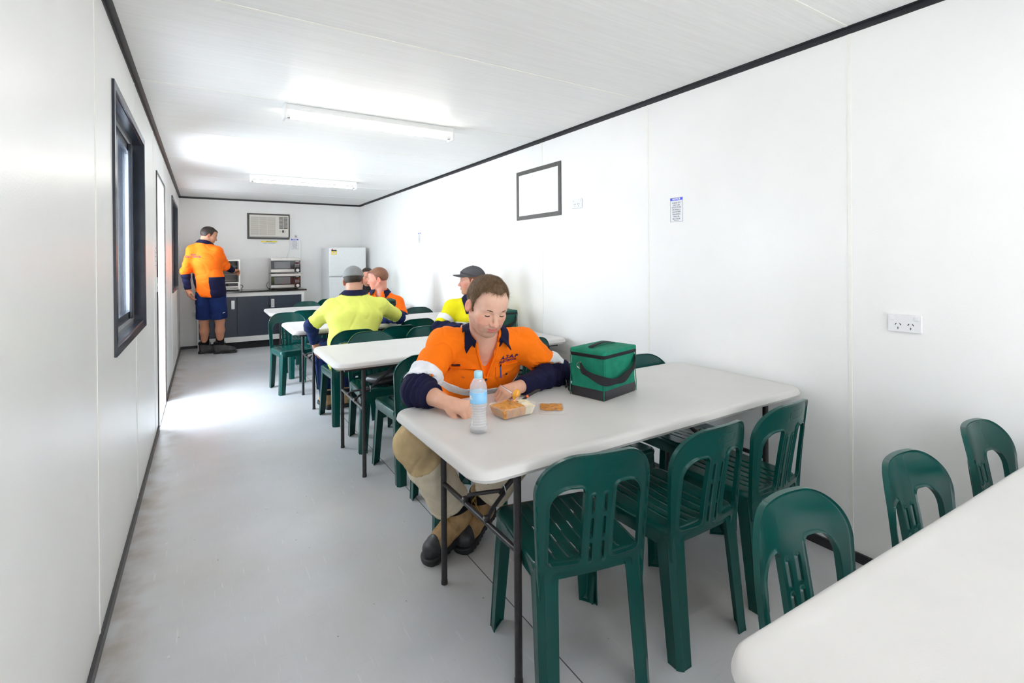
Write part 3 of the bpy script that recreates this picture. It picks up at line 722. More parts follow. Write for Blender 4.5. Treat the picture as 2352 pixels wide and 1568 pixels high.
# ------------------------------------------------------------------ fridge
M['fridge'] = mat('white_fridge_enamel', (0.80,0.815,0.82), 0.28, var=0.02)
def fridge():
    x0, x1, y0, y1 = 2.110, 2.722, 8.640, 9.270
    o = empty('fridge', ((x0+x1)/2, (y0+y1)/2, 0), 0, 'white fridge with top freezer in the far right corner', 'fridge')
    w = (x1-x0)/2; d = (y1-y0)/2
    MB().box(-w, w, -d+0.055, d, 0.02, 1.600, bev=0.006).build('cabinet', M['fridge'], o)
    MB().box(-w, w, -d, -d+0.052, 1.110, 1.600, bev=0.010).build('freezer_door', M['fridge'], o)
    MB().box(-w, w, -d, -d+0.052, 0.060, 1.092, bev=0.010).build('fridge_door', M['fridge'], o)
    MB().box(-w+0.01, w-0.01, -d+0.06, d-0.02, 0.0, 0.03).build('plinth', M['blackmatt'], o)
    MB().box(-w+0.03, -w+0.05, -d-0.004, -d, 1.105, 1.112).build('hinge', M['alu'], o)
    s = MB().box(-w+0.033, -w+0.120, -d-0.0012, -d, 1.478, 1.556).build('energy_label', M['signyellow'], o)
    MB().box(-w+0.033, -w+0.120, -d-0.0018, -d-0.001, 1.533, 1.556).build('black_band', M['black'], s)
    MB().box(-w+0.050, -w+0.104, -d-0.0018, -d-0.001, 1.492, 1.522).build('white_patch', M['signwhite'], s)
    MB().box(-w+0.060, -w+0.094, -d-0.0022, -d-0.0016, 1.503, 1.511).build('printed_line', M['red'], s)
    MB().loft([[(-w+0.033,-d-0.0014,1.556),(-w+0.058,-d-0.0014,1.556),(-w+0.052,-d-0.0014,1.580)],[(-w+0.033,-d,1.556),(-w+0.058,-d,1.556),(-w+0.052,-d,1.580)]]).build('red_tab', M['red'], s)
fridge()
# ------------------------------------------------------------------ things on the tables
TZ = 0.7434
M['pet'] = mat('clear_plastic', (0.90,0.94,0.97), 0.05, spec=0.9, alpha=0.20)
M['water'] = mat('water', (0.86,0.90,0.93), 0.02, spec=0.5, alpha=0.07)
M['cap'] = mat('pale_blue_cap', (0.38,0.66,0.80), 0.35)
M['label'] = mat('sky_blue_label', (0.20,0.50,0.80), 0.4, color2=(0.32,0.60,0.86), vscale=26)
def bottle(x, y, z, label, s=1.0):
    o = empty('water_bottle', (x,y,z), R(150), label, 'water bottle')
    prof = [(0.012,0.006),(0.022,0.001),(0.029,0.003),(0.0325,0.012),(0.0332,0.024)]
    for k in range(9):
        zz = 0.028+k*0.0095; b = 0.0325-0.0042*math.sin(math.pi*min(1,k/8.0)); prof += [(b-0.0026,zz-0.0028),(b,zz-0.0004),(b,zz+0.0010),(b-0.0026,zz+0.0034)]
    prof += [(0.0312,0.1125),(0.0312,0.148),(0.0322,0.154),(0.0318,0.163),(0.0285,0.176),(0.021,0.190),(0.0138,0.198),(0.0132,0.203)]
    prof = [(r*s, q*s) for r, q in prof]
    inner = [(max(r-0.0007,0.001), q+0.0006) for r, q in prof]
    MB().lathe(prof + inner[::-1], n=40).build('body', M['pet'], o, True, 60)
    wat = [(max(r-0.0011,0.001), max(q,0.0035*s)+0.0006) for r, q in prof if q < 0.158*s]
    MB().lathe([(0.0005,wat[0][1])]+wat+[(0.0005,wat[-1][1])], n=40).build('water', M['water'], o, True, 60)
    lb = MB(); n = 40
    lb.lathe([(0.0316*s,0.110*s),(0.0319*s,0.112*s),(0.0319*s,0.147*s),(0.0316*s,0.149*s)], n=n); lo = lb.build('paper_label', M['label'], o, True)
    lo2 = MB()
    for a, zz, w_, h_ in ((0.55,0.132,0.30,0.013),(0.75,0.126,0.18,0.008),(0.42,0.125,0.2,0.009)):
        ring = []
        for t in np.linspace(0, 2*math.pi, 14, endpoint=False): ring.append((a+w_/2*math.cos(t), zz+h_/2*math.sin(t)))
        lo2.loft([[(rr*s*math.cos(p_), rr*s*math.sin(p_), q_*s) for p_, q_ in ring] for rr in (0.0316,0.0323)])
    lo2.build('label_picture', M['signwhite'], lo, True)
    cp = [(0.0150*s,0.200*s)]
    MB().lathe([(0.0150*s,0.2005*s),(0.0155*s,0.203*s),(0.0155*s,0.216*s),(0.0140*s,0.2215*s),(0.0005,0.222*s)], n=28).lathe([(0.0145*s,0.1955*s),(0.0152*s,0.196*s),(0.0152*s,0.1995*s),(0.0145*s,0.200*s)], n=28).build('cap', M['cap'], o, True)
    return o
bottle(1.163, 1.577, TZ, 'full water bottle with pale blue cap in front of the curry eater')
bottle(2.290, 3.620, TZ, 'water bottle standing before the man in the yellow jacket', 0.92)
# --- takeaway tray with curry and rice
M['tray'] = mat('clear_tray_plastic', (0.88,0.84,0.78), 0.12, spec=0.7, alpha=0.18)
M['curry'] = mat('orange_curry', (0.62,0.27,0.035), 0.30, spec=0.6, color2=(0.42,0.15,0.02), vscale=70, bump=0.8, bscale=140)
M['rice'] = mat('white_rice', (0.78,0.74,0.64), 0.5, color2=(0.72,0.60,0.38), vscale=60, bump=0.7, bscale=260)
M['carrot'] = mat('orange_chunk', (0.80,0.25,0.02), 0.35)
M['herb'] = mat('dark_herb', (0.06,0.10,0.02), 0.5)
def tray():
    o = empty('food_tray', (1.372, 1.680, TZ), R(3), 'clear takeaway tray of orange curry and rice before the man', 'food tray')
    def ring(hx, hy, z, r): return [(p[0], p[1], z) for p in rrect(-hx, hx, -hy, hy, r, 5)]
    MB().loft([ring(0.066,0.042,0.0,0.016), ring(0.068,0.044,0.003,0.017), ring(0.079,0.054,0.042,0.018), ring(0.083,0.058,0.043,0.021), ring(0.083,0.058,0.0448,0.021), ring(0.078,0.053,0.0445,0.018), ring(0.0670,0.043,0.0042,0.016)], caps=True).build('tray', M['tray'], o, True, 40)
    # food surface: heaped height field
    nx, ny = 60, 44
    def field(name, x0, x1, hx0, hx1, m, base, heap, seed, rough):
        rg = np.random.default_rng(seed); v = []; f = []
        ph = rg.uniform(0, 6.28, (8, 3)); fr = rg.uniform(60, 260, (8, 2))
        for i in range(nx+1):
            for j in range(ny+1):
                u = i/nx; w_ = j/ny; x = x0+(x1-x0)*u; y = -0.0515+0.103*w_
                e = min(u, 1-u, w_, 1-w_)*6; e = min(1, e)
                z = base + heap*math.exp(-((x-(x0+x1)/2)/0.05)**2-(y/0.045)**2) + rough*sum(math.sin(fr[k,0]*x+fr[k,1]*y+ph[k,0]) for k in range(8))/4
                v.append((x, y, z*(0.90+0.10*e)))
        for i in range(nx):
            for j in range(ny): a = i*(ny+1)+j; f.append((a, a+ny+1, a+ny+2, a+1))
        b = len(v); per = [i*(ny+1) for i in range(nx+1)] + [nx*(ny+1)+j for j in range(1, ny+1)] + [i*(ny+1)+ny for i in range(nx-1, -1, -1)] + [j for j in range(ny-1, 0, -1)]
        for k in per:
            x, y, z = v[k]; cxm = (x0+x1)/2
            sx = 0.86 if abs(x) > 0.06 else 1.0
            v.append((x*sx, y*0.825, 0.0050))
        n = len(per)
        for k in range(n): f.append((per[k], per[(k+1) % n], b+(k+1) % n, b+k))
        f.append(tuple(range(b, b+n)))
        return mesh(name, v, f, m, o, True, 50)
    c = field('curry', -0.0765, 0.030, 0, 0, M['curry'], 0.0405, 0.012, 3, 0.0042); tag(c, kind='stuff')
    r = field('rice', 0.0305, 0.0765, 0, 0, M['rice'], 0.0395, 0.007, 5, 0.0036); tag(r, kind='stuff')
    rg = np.random.default_rng(4)
    for m, n, nm in ((M['carrot'], 6, 'carrot_piece'), (M['herb'], 7, 'herb_piece')):
        for k in range(n):
            x = rg.uniform(-0.06, 0.03); y = rg.uniform(-0.035, 0.035); a = rg.uniform(0, 3.1); l = rg.uniform(0.003, 0.008)
            z = 0.044+0.014*math.exp(-((x+0.022)/0.05)**2-(y/0.045)**2)
            MB().tube([(x-l*math.cos(a), y-l*math.sin(a), z-0.001),(x, y, z+0.0015),(x+l*math.cos(a), y+l*math.sin(a), z-0.001)], [0.001,0.0024,0.001] if m is M['carrot'] else [0.0006,0.0012,0.0006], 6).build(nm, m, o, True)
tray()
def lid():
    o = empty('tray_lid', (1.549, 1.656, TZ), R(-33), 'clear tray lid smeared with orange sauce, beside the tray', 'lid')
    def ring(hx, hy, z, r): return [(p[0], p[1], z) for p in rrect(-hx, hx, -hy, hy, r, 5)]
    MB().loft([ring(0.054,0.079,0.0,0.016), ring(0.055,0.080,0.006,0.017), ring(0.052,0.077,0.0065,0.016), ring(0.051,0.076,0.0022,0.015)]).build('lid', M['tray'], o, True, 40)
    rg = np.random.default_rng(11); m = MB()
    for k in range(110):
        x = rg.uniform(-0.044,0.044); y = rg.uniform(-0.026,0.066); r_ = rg.uniform(0.005,0.012)*0.8; ring_ = []
        for t in range(9): a = 2*math.pi*t/9; q = r_*rg.uniform(0.6,1.3); ring_.append((max(-0.047,min(0.047,x+q*math.cos(a)*1.6)), max(-0.07,min(0.07,y+q*math.sin(a)))))
        m.loft([[(a, b, 0.0023) for a, b in ring_],[(a*0.5+x*0.5, b*0.5+y*0.5, 0.0040+0.001*rg.random()) for a, b in ring_]])
    s = m.build('sauce_smear', M['curry'], o, True); tag(s, kind='stuff')
lid()
def spoon():
    o = empty('spoon', (1.470, 1.712, TZ+0.0462), R(10), 'black handled spoon resting on the rice end of tray', 'spoon')
    o.rotation_euler = (0, R(-8), R(8))
    pts = [(-0.045,0,0.0),(-0.015,0,0.005),(0.02,0,0.010),(0.05,0,0.013),(0.070,0,0.011)]
    MB().tube(pts, [0.0035,0.006,0.0052,0.0062,0.004], 10).build('handle', M['black'], o, True)
    MB().tube([(-0.012,0,0.0055),(-0.002,0,0.0070)], 0.0064, 10).build('red_band', mat('orange_red_band', (0.75,0.12,0.03), 0.4), o, True)
    MB().tube([(-0.09,0,-0.004),(-0.045,0,0.0)], [0.002,0.0028], 8).build('shaft', M['steel'], o, True)
spoon()
# --- green cool bag
M['canvas'] = mat('green_canvas', (0.012,0.205,0.125), 0.75, spec=0.2, var=0.22, vscale=22, bump=0.25, bscale=220)
M['canvasdark'] = mat('dark_green_canvas', (0.010,0.085,0.060), 0.8, var=0.2, vscale=25, bump=0.25, bscale=220)
M['webbing'] = mat('black_webbing', (0.010,0.010,0.013), 0.8, var=0.2, vscale=120, bump=0.3, bscale=400)
M['vinyl'] = mat('black_vinyl', (0.018,0.018,0.024), 0.28, spec=0.6, bump=0.2, bscale=40)
M['chrome'] = mat('chrome_ring', (0.8,0.78,0.74), 0.15, metal=1.0)
def cool_bag(loc, deg, label, cv, W2=0.134, D2=0.095, H=0.205):
    o = empty('cool_bag', loc, R(deg), label, 'cool bag', None)
    rg = np.random.default_rng(2); n = 48
    base = rrect(-W2, W2, -D2, D2, 0.014, 11)
    def ring(z, gx, amp):
        out = []
        for k, (x, y) in enumerate(base):
            a = math.sin(x*31+z*22)*math.sin(y*27-z*35)+0.6*math.sin((x-y)*55+z*60)
            mid = math.sin(math.pi*min(1, max(0, z/H)))
            s = gx + amp*(a*0.012) - 0.035*mid*(1 if abs(x) > W2-0.012 else 0.55)
            out.append((x*s+(-0.02+0.02*z/H)*0, y*s, z))
        return out
    zs = np.linspace(0.043, H-0.020, 14)
    MB().loft([ring(z, 1.0, 1.0) for z in zs], caps=False).build('body', cv, o, True, 60)
    MB().loft([ring(0.0,0.965,0.3), ring(0.004,0.99,0.3), ring(0.022,1.012,0.5), ring(0.044,1.006,0.8)], caps=True).build('base_band', M['vinyl'], o, True, 60)
    MB().loft([ring(H-0.022,1.004,0.6), ring(H-0.020,1.015,0.4), ring(H-0.006,1.02,0.3), ring(H-0.004,1.01,0.3)], caps=False).build('zip_band', M['webbing'], o, True, 60)
    def top(z, ins, lift): return [(x*(1-ins), y*(1-ins), z+lift*(1-abs(x/W2)**3*0.6)) for x, y in base]
    lid_ = MB().loft([top(H-0.006,-0.018,0), top(H+0.004,-0.022,0.002), top(H+0.009,0.0,0.003), top(H+0.012,0.3,0.006), top(H+0.014,0.8,0.008)]).build('lid', cv, o, True, 60)
    sx, sy = -W2-0.001, -D2-0.001
    for x, y in ((-W2+0.003,-D2+0.003),(W2-0.003,-D2+0.003),(W2-0.003,D2-0.003),(-W2+0.003,D2-0.003)):
        g = MB(); g.tube([(x*1.005, y*1.005, 0.001),(x*1.01,y*1.01,0.04),(x*0.985,y*0.985,H*0.5),(x*1.0,y*1.0,H-0.022)], 0.0022, 6); g.build('piping', cv, o, True)
    hl = []
    for k in range(15): t = k/14; hl.append((-0.105+0.185*t, 0.0, H+0.018+0.010*math.sin(math.pi*t)))
    MB().loft([[(x,-0.011,z),(x,0.011,z),(x,0.011,z+0.0028),(x,-0.011,z+0.0028)] for x, y, z in hl]).build('lid_handle', M['webbing'], lid_, True)
    # carrying strap sagging round the front corner
    P = [(-W2-0.004, 0.030, H-0.065),(-W2-0.024, -0.012, H-0.085),(-W2-0.020, -D2-0.012, H-0.110),(-W2*0.42, -D2-0.026, H-0.120),(0.03,-D2-0.024,H-0.100),(W2*0.70,-D2-0.018,H-0.062),(W2+0.010,-D2*0.55,H-0.030),(W2+0.006,0.0,H-0.024)]
    out = []
    for i in range(len(P)-1):
        a, b, c, d = [Vector(P[min(max(q,0),len(P)-1)]) for q in (i-1,i,i+1,i+2)]
        for k in range(8): t = k/8; out.append(0.5*((2*b)+(c-a)*t+(2*a-5*b+4*c-d)*t*t+(3*b-a-3*c+d)*t**3))
    rings = []
    for i, p_ in enumerate(out):
        hh = 0.016+0.004*math.sin(i*0.5); t_ = (out[min(i+1,len(out)-1)]-out[max(i-1,0)]).normalized(); nrm = t_.cross(Vector((0,0,1))).normalized()*0.0022
        up = Vector((0,0,hh)); rings.append([p_-up+nrm, p_-up-nrm, p_+up-nrm, p_+up+nrm])
    st = MB().loft(rings).build('strap', M['webbing'], o, True, 60)
    def ringm(c, r_, ax):
        pts = []
        for a in np.linspace(0, 2*math.pi, 17): pts.append((c[0]+(r_*math.cos(a) if ax == 'y' else 0), c[1]+(r_*math.cos(a) if ax == 'x' else 0), c[2]+r_*math.sin(a)))
        MB().tube(pts, 0.0022, 6, caps=False).build('ring', M['chrome'], o, True)
    ringm((-W2-0.005, 0.034, H-0.062), 0.014, 'x'); ringm((W2+0.006, 0.012, H-0.022), 0.014, 'x')
    MB().box(W2+0.001, W2+0.005, -D2+0.004, -D2+0.010, H-0.036, H-0.008, bev=0.001).build('zip_pull', M['chrome'], o)
    return o
cool_bag((1.908, 1.732, TZ), 13, 'green cool bag with black strap at centre of curry table', M['canvas'])
cool_bag((2.465, 3.600, TZ), 8, 'dark green cool bag near the wall behind curry eater shoulder', M['canvasdark'], 0.110, 0.085, 0.185)
cool_bag((1.930, 5.110, TZ), -10, 'dark cool bag in front of the man in orange polo', M['canvasdark'], 0.105, 0.085, 0.205)
def sunglasses():
    o = empty('sunglasses', (1.786, 1.852, TZ), R(70), 'dark wraparound sunglasses lying at left of the green bag', 'sunglasses')
    fr = MB(); L_ = MB()
    for s in (-1, 1):
        rings = []
        ring_o = []
        for t in np.linspace(0, 2*math.pi, 20, endpoint=False):
            x = s*(0.034+0.029*math.cos(t)); z = 0.023+0.0185*math.sin(t); y = -0.012*((x/0.06)**2)
            ring_o.append((x, y, z))
        L_.loft([[(x, y+0.0012, z) for x, y, z in ring_o], [(x, y-0.0012, z) for x, y, z in ring_o]])
        fr.tube(ring_o+[ring_o[0]], 0.0022, 6, caps=False)
        fr.tube([(s*0.062,-0.012,0.028),(s*0.068,-0.03,0.029),(s*0.064,-0.09,0.026),(s*0.058,-0.125,0.010),(s*0.056,-0.135,0.003)], [0.003,0.003,0.0026,0.0026,0.002], 7)
    fr.tube([(-0.008,0,0.026),(0,0.002,0.028),(0.008,0,0.026)], 0.0024, 6)
    fr.build('frame', M['black'], o, True)
    L_.build('lens', mat('brown_lens', (0.045,0.034,0.032), 0.08, spec=0.8), o, True)
sunglasses()
def black_bag():
    o = empty('carry_bag', (1.50, 3.70, 0.447), R(20), 'small black bag with loop handle lying on a green chair seat', 'bag')
    def ring(hx, hy, z, r): return [(p[0], p[1], z) for p in rrect(-hx, hx, -hy, hy, r, 6)]
    MB().loft([ring(0.12,0.085,0.0,0.03), ring(0.135,0.10,0.012,0.04), ring(0.14,0.105,0.035,0.045), ring(0.125,0.09,0.055,0.04), ring(0.08,0.05,0.062,0.03)]).build('body', M['vinyl'], o, True, 60)
    pts = [(0.03+0.05*math.cos(a), -0.03, 0.052+0.055*math.sin(a)) for a in np.linspace(0, math.pi, 14)]
    MB().tube(pts, 0.006, 8).build('handle', mat('blue_loop_handle', (0.02,0.09,0.20), 0.25), o, True)
black_bag()
# ------------------------------------------------------------------ implicit surfaces -> smooth meshes (people, clothing, boots)
f32 = np.float32
def V(*a): return np.array(a, dtype=f32)
def cap(P, a, b, ra, rb=None):
    a = V(*a); b = V(*b); rb = ra if rb is None else rb
    ab = b-a; L = float(ab@ab)+1e-12; t = np.clip((P-a)@ab/L, 0, 1)
    d = P-a-t[:,None]*ab
    return np.sqrt((d*d).sum(1)) - (ra+(rb-ra)*t)
def ell(P, c, r, rot=None):
    q = P-V(*c)
    if rot is not None: q = q@rot
    r = V(*r); k0 = np.sqrt(((q/r)**2).sum(1)); k1 = np.sqrt(((q/(r*r))**2).sum(1))+1e-9
    return k0*(k0-1)/k1
def sph(P, c, r): return np.sqrt(((P-V(*c))**2).sum(1))-r
def smin(a, b, k):
    h = np.maximum(k-np.abs(a-b), 0)/k; return np.minimum(a, b)-h*h*k*0.25
def smax(a, b, k): return -smin(-a, -b, k)
def polycap(P, pts, rads, k=0.0):
    d = None
    for i in range(len(pts)-1):
        e = cap(P, pts[i], pts[i+1], rads[i], rads[i+1]); d = e if d is None else (smin(d, e, k) if k else np.minimum(d, e))
    return d
def arm_t(P, pts):
    """running length parameter 0..n along a polyline and the distance to it"""
    best = np.full(len(P), 1e9, f32); tt = np.zeros(len(P), f32)
    for i in range(len(pts)-1):
        a = V(*pts[i]); ab = V(*pts[i+1])-a; t = np.clip((P-a)@ab/float(ab@ab), 0, 1); d = np.sqrt(((P-a-t[:,None]*ab)**2).sum(1))
        m = d < best; best = np.where(m, d, best); tt = np.where(m, i+t, tt)
    return tt, best
def unit(v): v = np.asarray(v, float); return v/np.linalg.norm(v)
def frame(f, u):
    """columns right, forward, up"""
    f = unit(f); u = np.asarray(u, float); r = unit(np.cross(f, u)); u = np.cross(r, f); return np.stack([r, f, u], 1)
def wob(P, seed, freq):
    rg = np.random.default_rng(seed); d = np.zeros(len(P), f32)
    Q = P + 0.35/freq*np.sin(P[:,[1,2,0]]*freq*0.7+rg.uniform(0, 6, 3).astype(f32))
    for k in range(5):
        w = rg.normal(0, 1, 3); w = (w/np.linalg.norm(w)*freq*(0.7+0.35*k)).astype(f32); d += np.sin(Q@w+rg.uniform(0, 6))/(1+0.35*k)
    return d/3
def crease(P, seed, freq, w=0.11): return np.exp(-(wob(P, seed, freq)/w)**2)
def surface(sdf, lo, hi, h, relax=1, slack=1.6):
    """sparse surface nets"""
    B = 4; lo = np.array(lo, float); hi = np.array(hi, float)
    nb = np.ceil((hi-lo)/(h*B)).astype(int)+1
    gx = [lo[a]+(np.arange(nb[a])+0.5)*h*B-0.5*h for a in range(3)]
    C = np.stack(np.meshgrid(*gx, indexing='ij'), -1).reshape(-1, 3).astype(f32)
    fc = np.concatenate([sdf(C[i:i+200000]) for i in range(0, len(C), 200000)])
    act = np.abs(fc) < h*B*0.9*slack
    N = nb*B
    F = np.where(fc < 0, -1.0, 1.0).astype(f32).reshape(nb).repeat(B, 0).repeat(B, 1).repeat(B, 2)
    ai = np.argwhere(act.reshape(nb))
    off = np.stack(np.meshgrid(*[np.arange(B)]*3, indexing='ij'), -1).reshape(-1, 3)
    for s in range(0, len(ai), 6000):
        I = (ai[s:s+6000, None, :]*B+off[None]).reshape(-1, 3)
        v = sdf((lo+I*h).astype(f32)); F[I[:,0], I[:,1], I[:,2]] = np.where(np.abs(v) < 1e-7, 1e-7, v)
    S = F < 0
    c8 = [(i,j,k) for i in (0,1) for j in (0,1) for k in (0,1)]
    def sh(A, o): return A[o[0]:N[0]-1+o[0], o[1]:N[1]-1+o[1], o[2]:N[2]-1+o[2]]
    cnt = np.zeros(tuple(N-1), np.int8)
    for o in c8: cnt += sh(S, o)
    mix = (cnt > 0) & (cnt < 8); cells = np.argwhere(mix); n = len(cells)
    idx = np.full(tuple(N-1), -1, np.int64); idx[mix] = np.arange(n)
    val = {o: F[cells[:,0]+o[0], cells[:,1]+o[1], cells[:,2]+o[2]] for o in c8}
    acc = np.zeros((n, 3)); num = np.zeros(n)
    for o in c8:
        for a in range(3):
            if o[a]: continue
            q = list(o); q[a] = 1; q = tuple(q); va, vb = val[o], val[q]; m = (va < 0) != (vb < 0)
            t = np.where(m, va/np.where(m, va-vb, 1), 0); p = np.array(o, float)+np.zeros((n, 3)); p[:,a] += t
            acc += p*m[:,None]; num += m
    verts = lo+(cells+acc/num[:,None])*h
    faces = []
    for a in range(3):
        b, c = (a+1) % 3, (a+2) % 3
        sl = [slice(0, N[d]-1) for d in range(3)]
        A = S[tuple(slice(0, N[d]-1) for d in range(3))]
        s2 = [slice(0, N[d]-1) for d in range(3)]; s2[a] = slice(1, N[a]); Bm = S[tuple(s2)]
        e = np.argwhere(A != Bm); e = e[(e[:,b] > 0) & (e[:,c] > 0)]
        if not len(e): continue
        inside = A[e[:,0], e[:,1], e[:,2]]
        def at(db, dc):
            q = e.copy(); q[:,b] -= db; q[:,c] -= dc; return idx[q[:,0], q[:,1], q[:,2]]
        Q = np.stack([at(1,1), at(0,1), at(0,0), at(1,0)], 1); Q = np.where(inside[:,None], Q, Q[:,::-1]); faces.append(Q)
    faces = np.concatenate(faces); faces = faces[(faces >= 0).all(1)]
    for _ in range(relax):
        s = np.zeros_like(verts); d = np.zeros(len(verts))
        for k in range(4):
            i, j = faces[:,k], faces[:,(k+1) % 4]
            for ax in range(3): s[:,ax] += np.bincount(i, verts[j,ax], len(verts))+np.bincount(j, verts[i,ax], len(verts))
            d += np.bincount(i, minlength=len(verts))+np.bincount(j, minlength=len(verts))
        verts = verts*0.5+0.5*s/np.maximum(d, 1)[:,None]
    return verts, faces
def keep_main(verts, faces, frac=0.03):
    """drop stray crumbs"""
    lab = np.arange(len(verts))
    while True:
        m = lab[faces].min(1); new = lab.copy(); np.minimum.at(new, faces.ravel(), np.repeat(m, 4)); new = new[new]
        if (new == lab).all(): break
        lab = new
    c = np.bincount(lab, minlength=len(verts)); ok = c[lab] >= c.max()*frac; mp = np.cumsum(ok)-1
    return verts[ok], mp[faces[ok[faces[:,0]]]]
def sdf_obj(name, sdf, lo, hi, h, m, parent=None, relax=1, color=None, frac=0.03, slack=1.6):
    v, f = surface(sdf, lo, hi, h, relax, slack)
    if frac: v, f = keep_main(v, f, frac)
    me = bpy.data.meshes.new(name)
    me.vertices.add(len(v)); me.vertices.foreach_set('co', v.astype(f32).ravel())
    me.loops.add(len(f)*4); me.loops.foreach_set('vertex_index', f.astype(np.int32).ravel())
    me.polygons.add(len(f)); me.polygons.foreach_set('loop_start', np.arange(0, len(f)*4, 4, dtype=np.int32))
    try: me.polygons.foreach_set('loop_total', np.full(len(f), 4, dtype=np.int32))
    except Exception: pass
    me.update(calc_edges=True); me.validate()
    me.polygons.foreach_set('use_smooth', np.ones(len(f), dtype=bool))
    me.materials.append(m)
    if color is not None:
        a = me.color_attributes.new('tone', 'FLOAT_COLOR', 'POINT'); c = np.ones((len(v), 4), f32); c[:,:3] = color(v.astype(f32)); a.data.foreach_set('color', c.ravel())
    me.update()
    return link(bpy.data.objects.new(name, me), parent)

# ------------------------------------------------------------------ head (local: x = right, y = forward, z = up, eyes at z 0)
def head_sdf(q, lid=0.75, smile=0.0, ear=True, fat=0.0, ears_only=False):
    ax = np.abs(q[:,0]); m = np.stack([ax, q[:,1], q[:,2]], 1)
    d = ell(q, (0,-0.014,0.030), (0.0755,0.096,0.086))
    d = smin(d, ell(q, (0,0.028,-0.028), (0.057+fat,0.062,0.082)), 0.030)
    d = smin(d, cap(m, (0.051+fat,-0.008,-0.052), (0.026+fat,0.046,-0.094), 0.016, 0.014), 0.028)
    d = smin(d, ell(q, (0,0.064,-0.097), (0.026,0.021,0.019)), 0.026)
    d = smin(d, ell(m, (0.043,0.050,-0.026), (0.022,0.022,0.020)), 0.026)          # cheekbones
    d = smin(d, ell(m, (0.030+fat*0.6,0.058,-0.060), (0.022,0.020,0.022)), 0.024)
    d = smin(d, ell(q, (0,0.060,0.046), (0.050,0.026,0.040)), 0.034)                # forehead
    d = smin(d, cap(m, (0.010,0.0815,0.017), (0.046,0.066,0.0155), 0.0085, 0.0070), 0.014)   # brow
    d = smax(d, -ell(m, (0.0315,0.0905,-0.001), (0.0165,0.0150,0.0110)), 0.012)     # eye sockets
    d = smin(d, cap(q, (0,0.0835,0.008), (0,0.1035,-0.030), 0.0078, 0.0090), 0.011)     # nose
    d = smin(d, ell(q, (0,0.1050,-0.0370), (0.0115,0.0115,0.0100)), 0.007)
    d = smin(d, ell(m, (0.0128,0.0935,-0.0405), (0.0078,0.0100,0.0078)), 0.006)
    d = smax(d, -ell(m, (0.0062,0.0985,-0.0470), (0.0036,0.0048,0.0040)), 0.003)
    d = smin(d, ell(q, (0,0.0800,-0.0640), (0.026,0.0120,0.0150)), 0.014)             # muzzle
    d = smin(d, ell(m, (0.0315,0.0690,-0.001), (0.0138,0.0138,0.0138)), 0.003)        # lidded eyeball
    # eyelid crease
    sm = smile*0.006
    ul = polycap(m, [(0.0,0.0925,-0.0628),(0.005,0.0922,-0.0614),(0.014,0.0890,-0.0630),(0.0285,0.0808,-0.0650+sm)], [0.0040,0.0042,0.0036,0.0020])
    ll = polycap(m, [(0.0,0.0908,-0.0722),(0.010,0.0892,-0.0720),(0.0272,0.0805,-0.0664+sm)], [0.0058,0.0052,0.0020])
    lips = np.minimum(ul, ll)
    d = smin(d, lips, 0.0045)
    d = smax(d, -polycap(m, [(0,0.0972,-0.0672),(0.013,0.0938,-0.0672),(0.0280,0.0812,-0.0655+sm)], [0.0016,0.0015,0.0013]), 0.003)
    d = smax(d, -cap(m, (0.0175,0.0935,-0.0445), (0.0330,0.0790,-0.0600+sm), 0.0004, 0.0002), 0.007)   # smile fold
    d = smax(d, -ell(q, (0,0.0930,-0.0835), (0.017,0.0060,0.0045)), 0.009)
    if ear:
        e = ell(q*V(1,1,1)*V(0,1,1)+np.stack([ax, q[:,1]*0, q[:,2]*0], 1), (0.0805,-0.016,-0.010), (0.0085,0.0190,0.0325), EAR_ROT)
        e = smax(e, -ell(m, (0.0905,-0.011,-0.008), (0.0085,0.0115,0.0210), EAR_ROT), 0.005)
        e = np.minimum(e, ell(m, (0.0795,0.001,-0.014), (0.005,0.005,0.008)))
        d = smin(d, e, 0.008)
    return d
EAR_ROT = np.array(Matrix.Rotation(R(-14), 3, 'X') @ Matrix.Rotation(R(18), 3, 'Z'), dtype=f32)
def lips_mask(q, smile):
    m = np.stack([np.abs(q[:,0]), q[:,1], q[:,2]], 1); sm = smile*0.006
    d = np.minimum(polycap(m, [(0.0,0.0925,-0.0628),(0.014,0.0890,-0.0630),(0.0295,0.0808,-0.0650+sm)], [0.0046,0.0042,0.0022]),
                   polycap(m, [(0.0,0.0908,-0.0722),(0.010,0.0892,-0.0720),(0.0282,0.0805,-0.0664+sm)], [0.0066,0.0058,0.0022]))
    return 1-sstep(-0.0002, 0.0022, d)
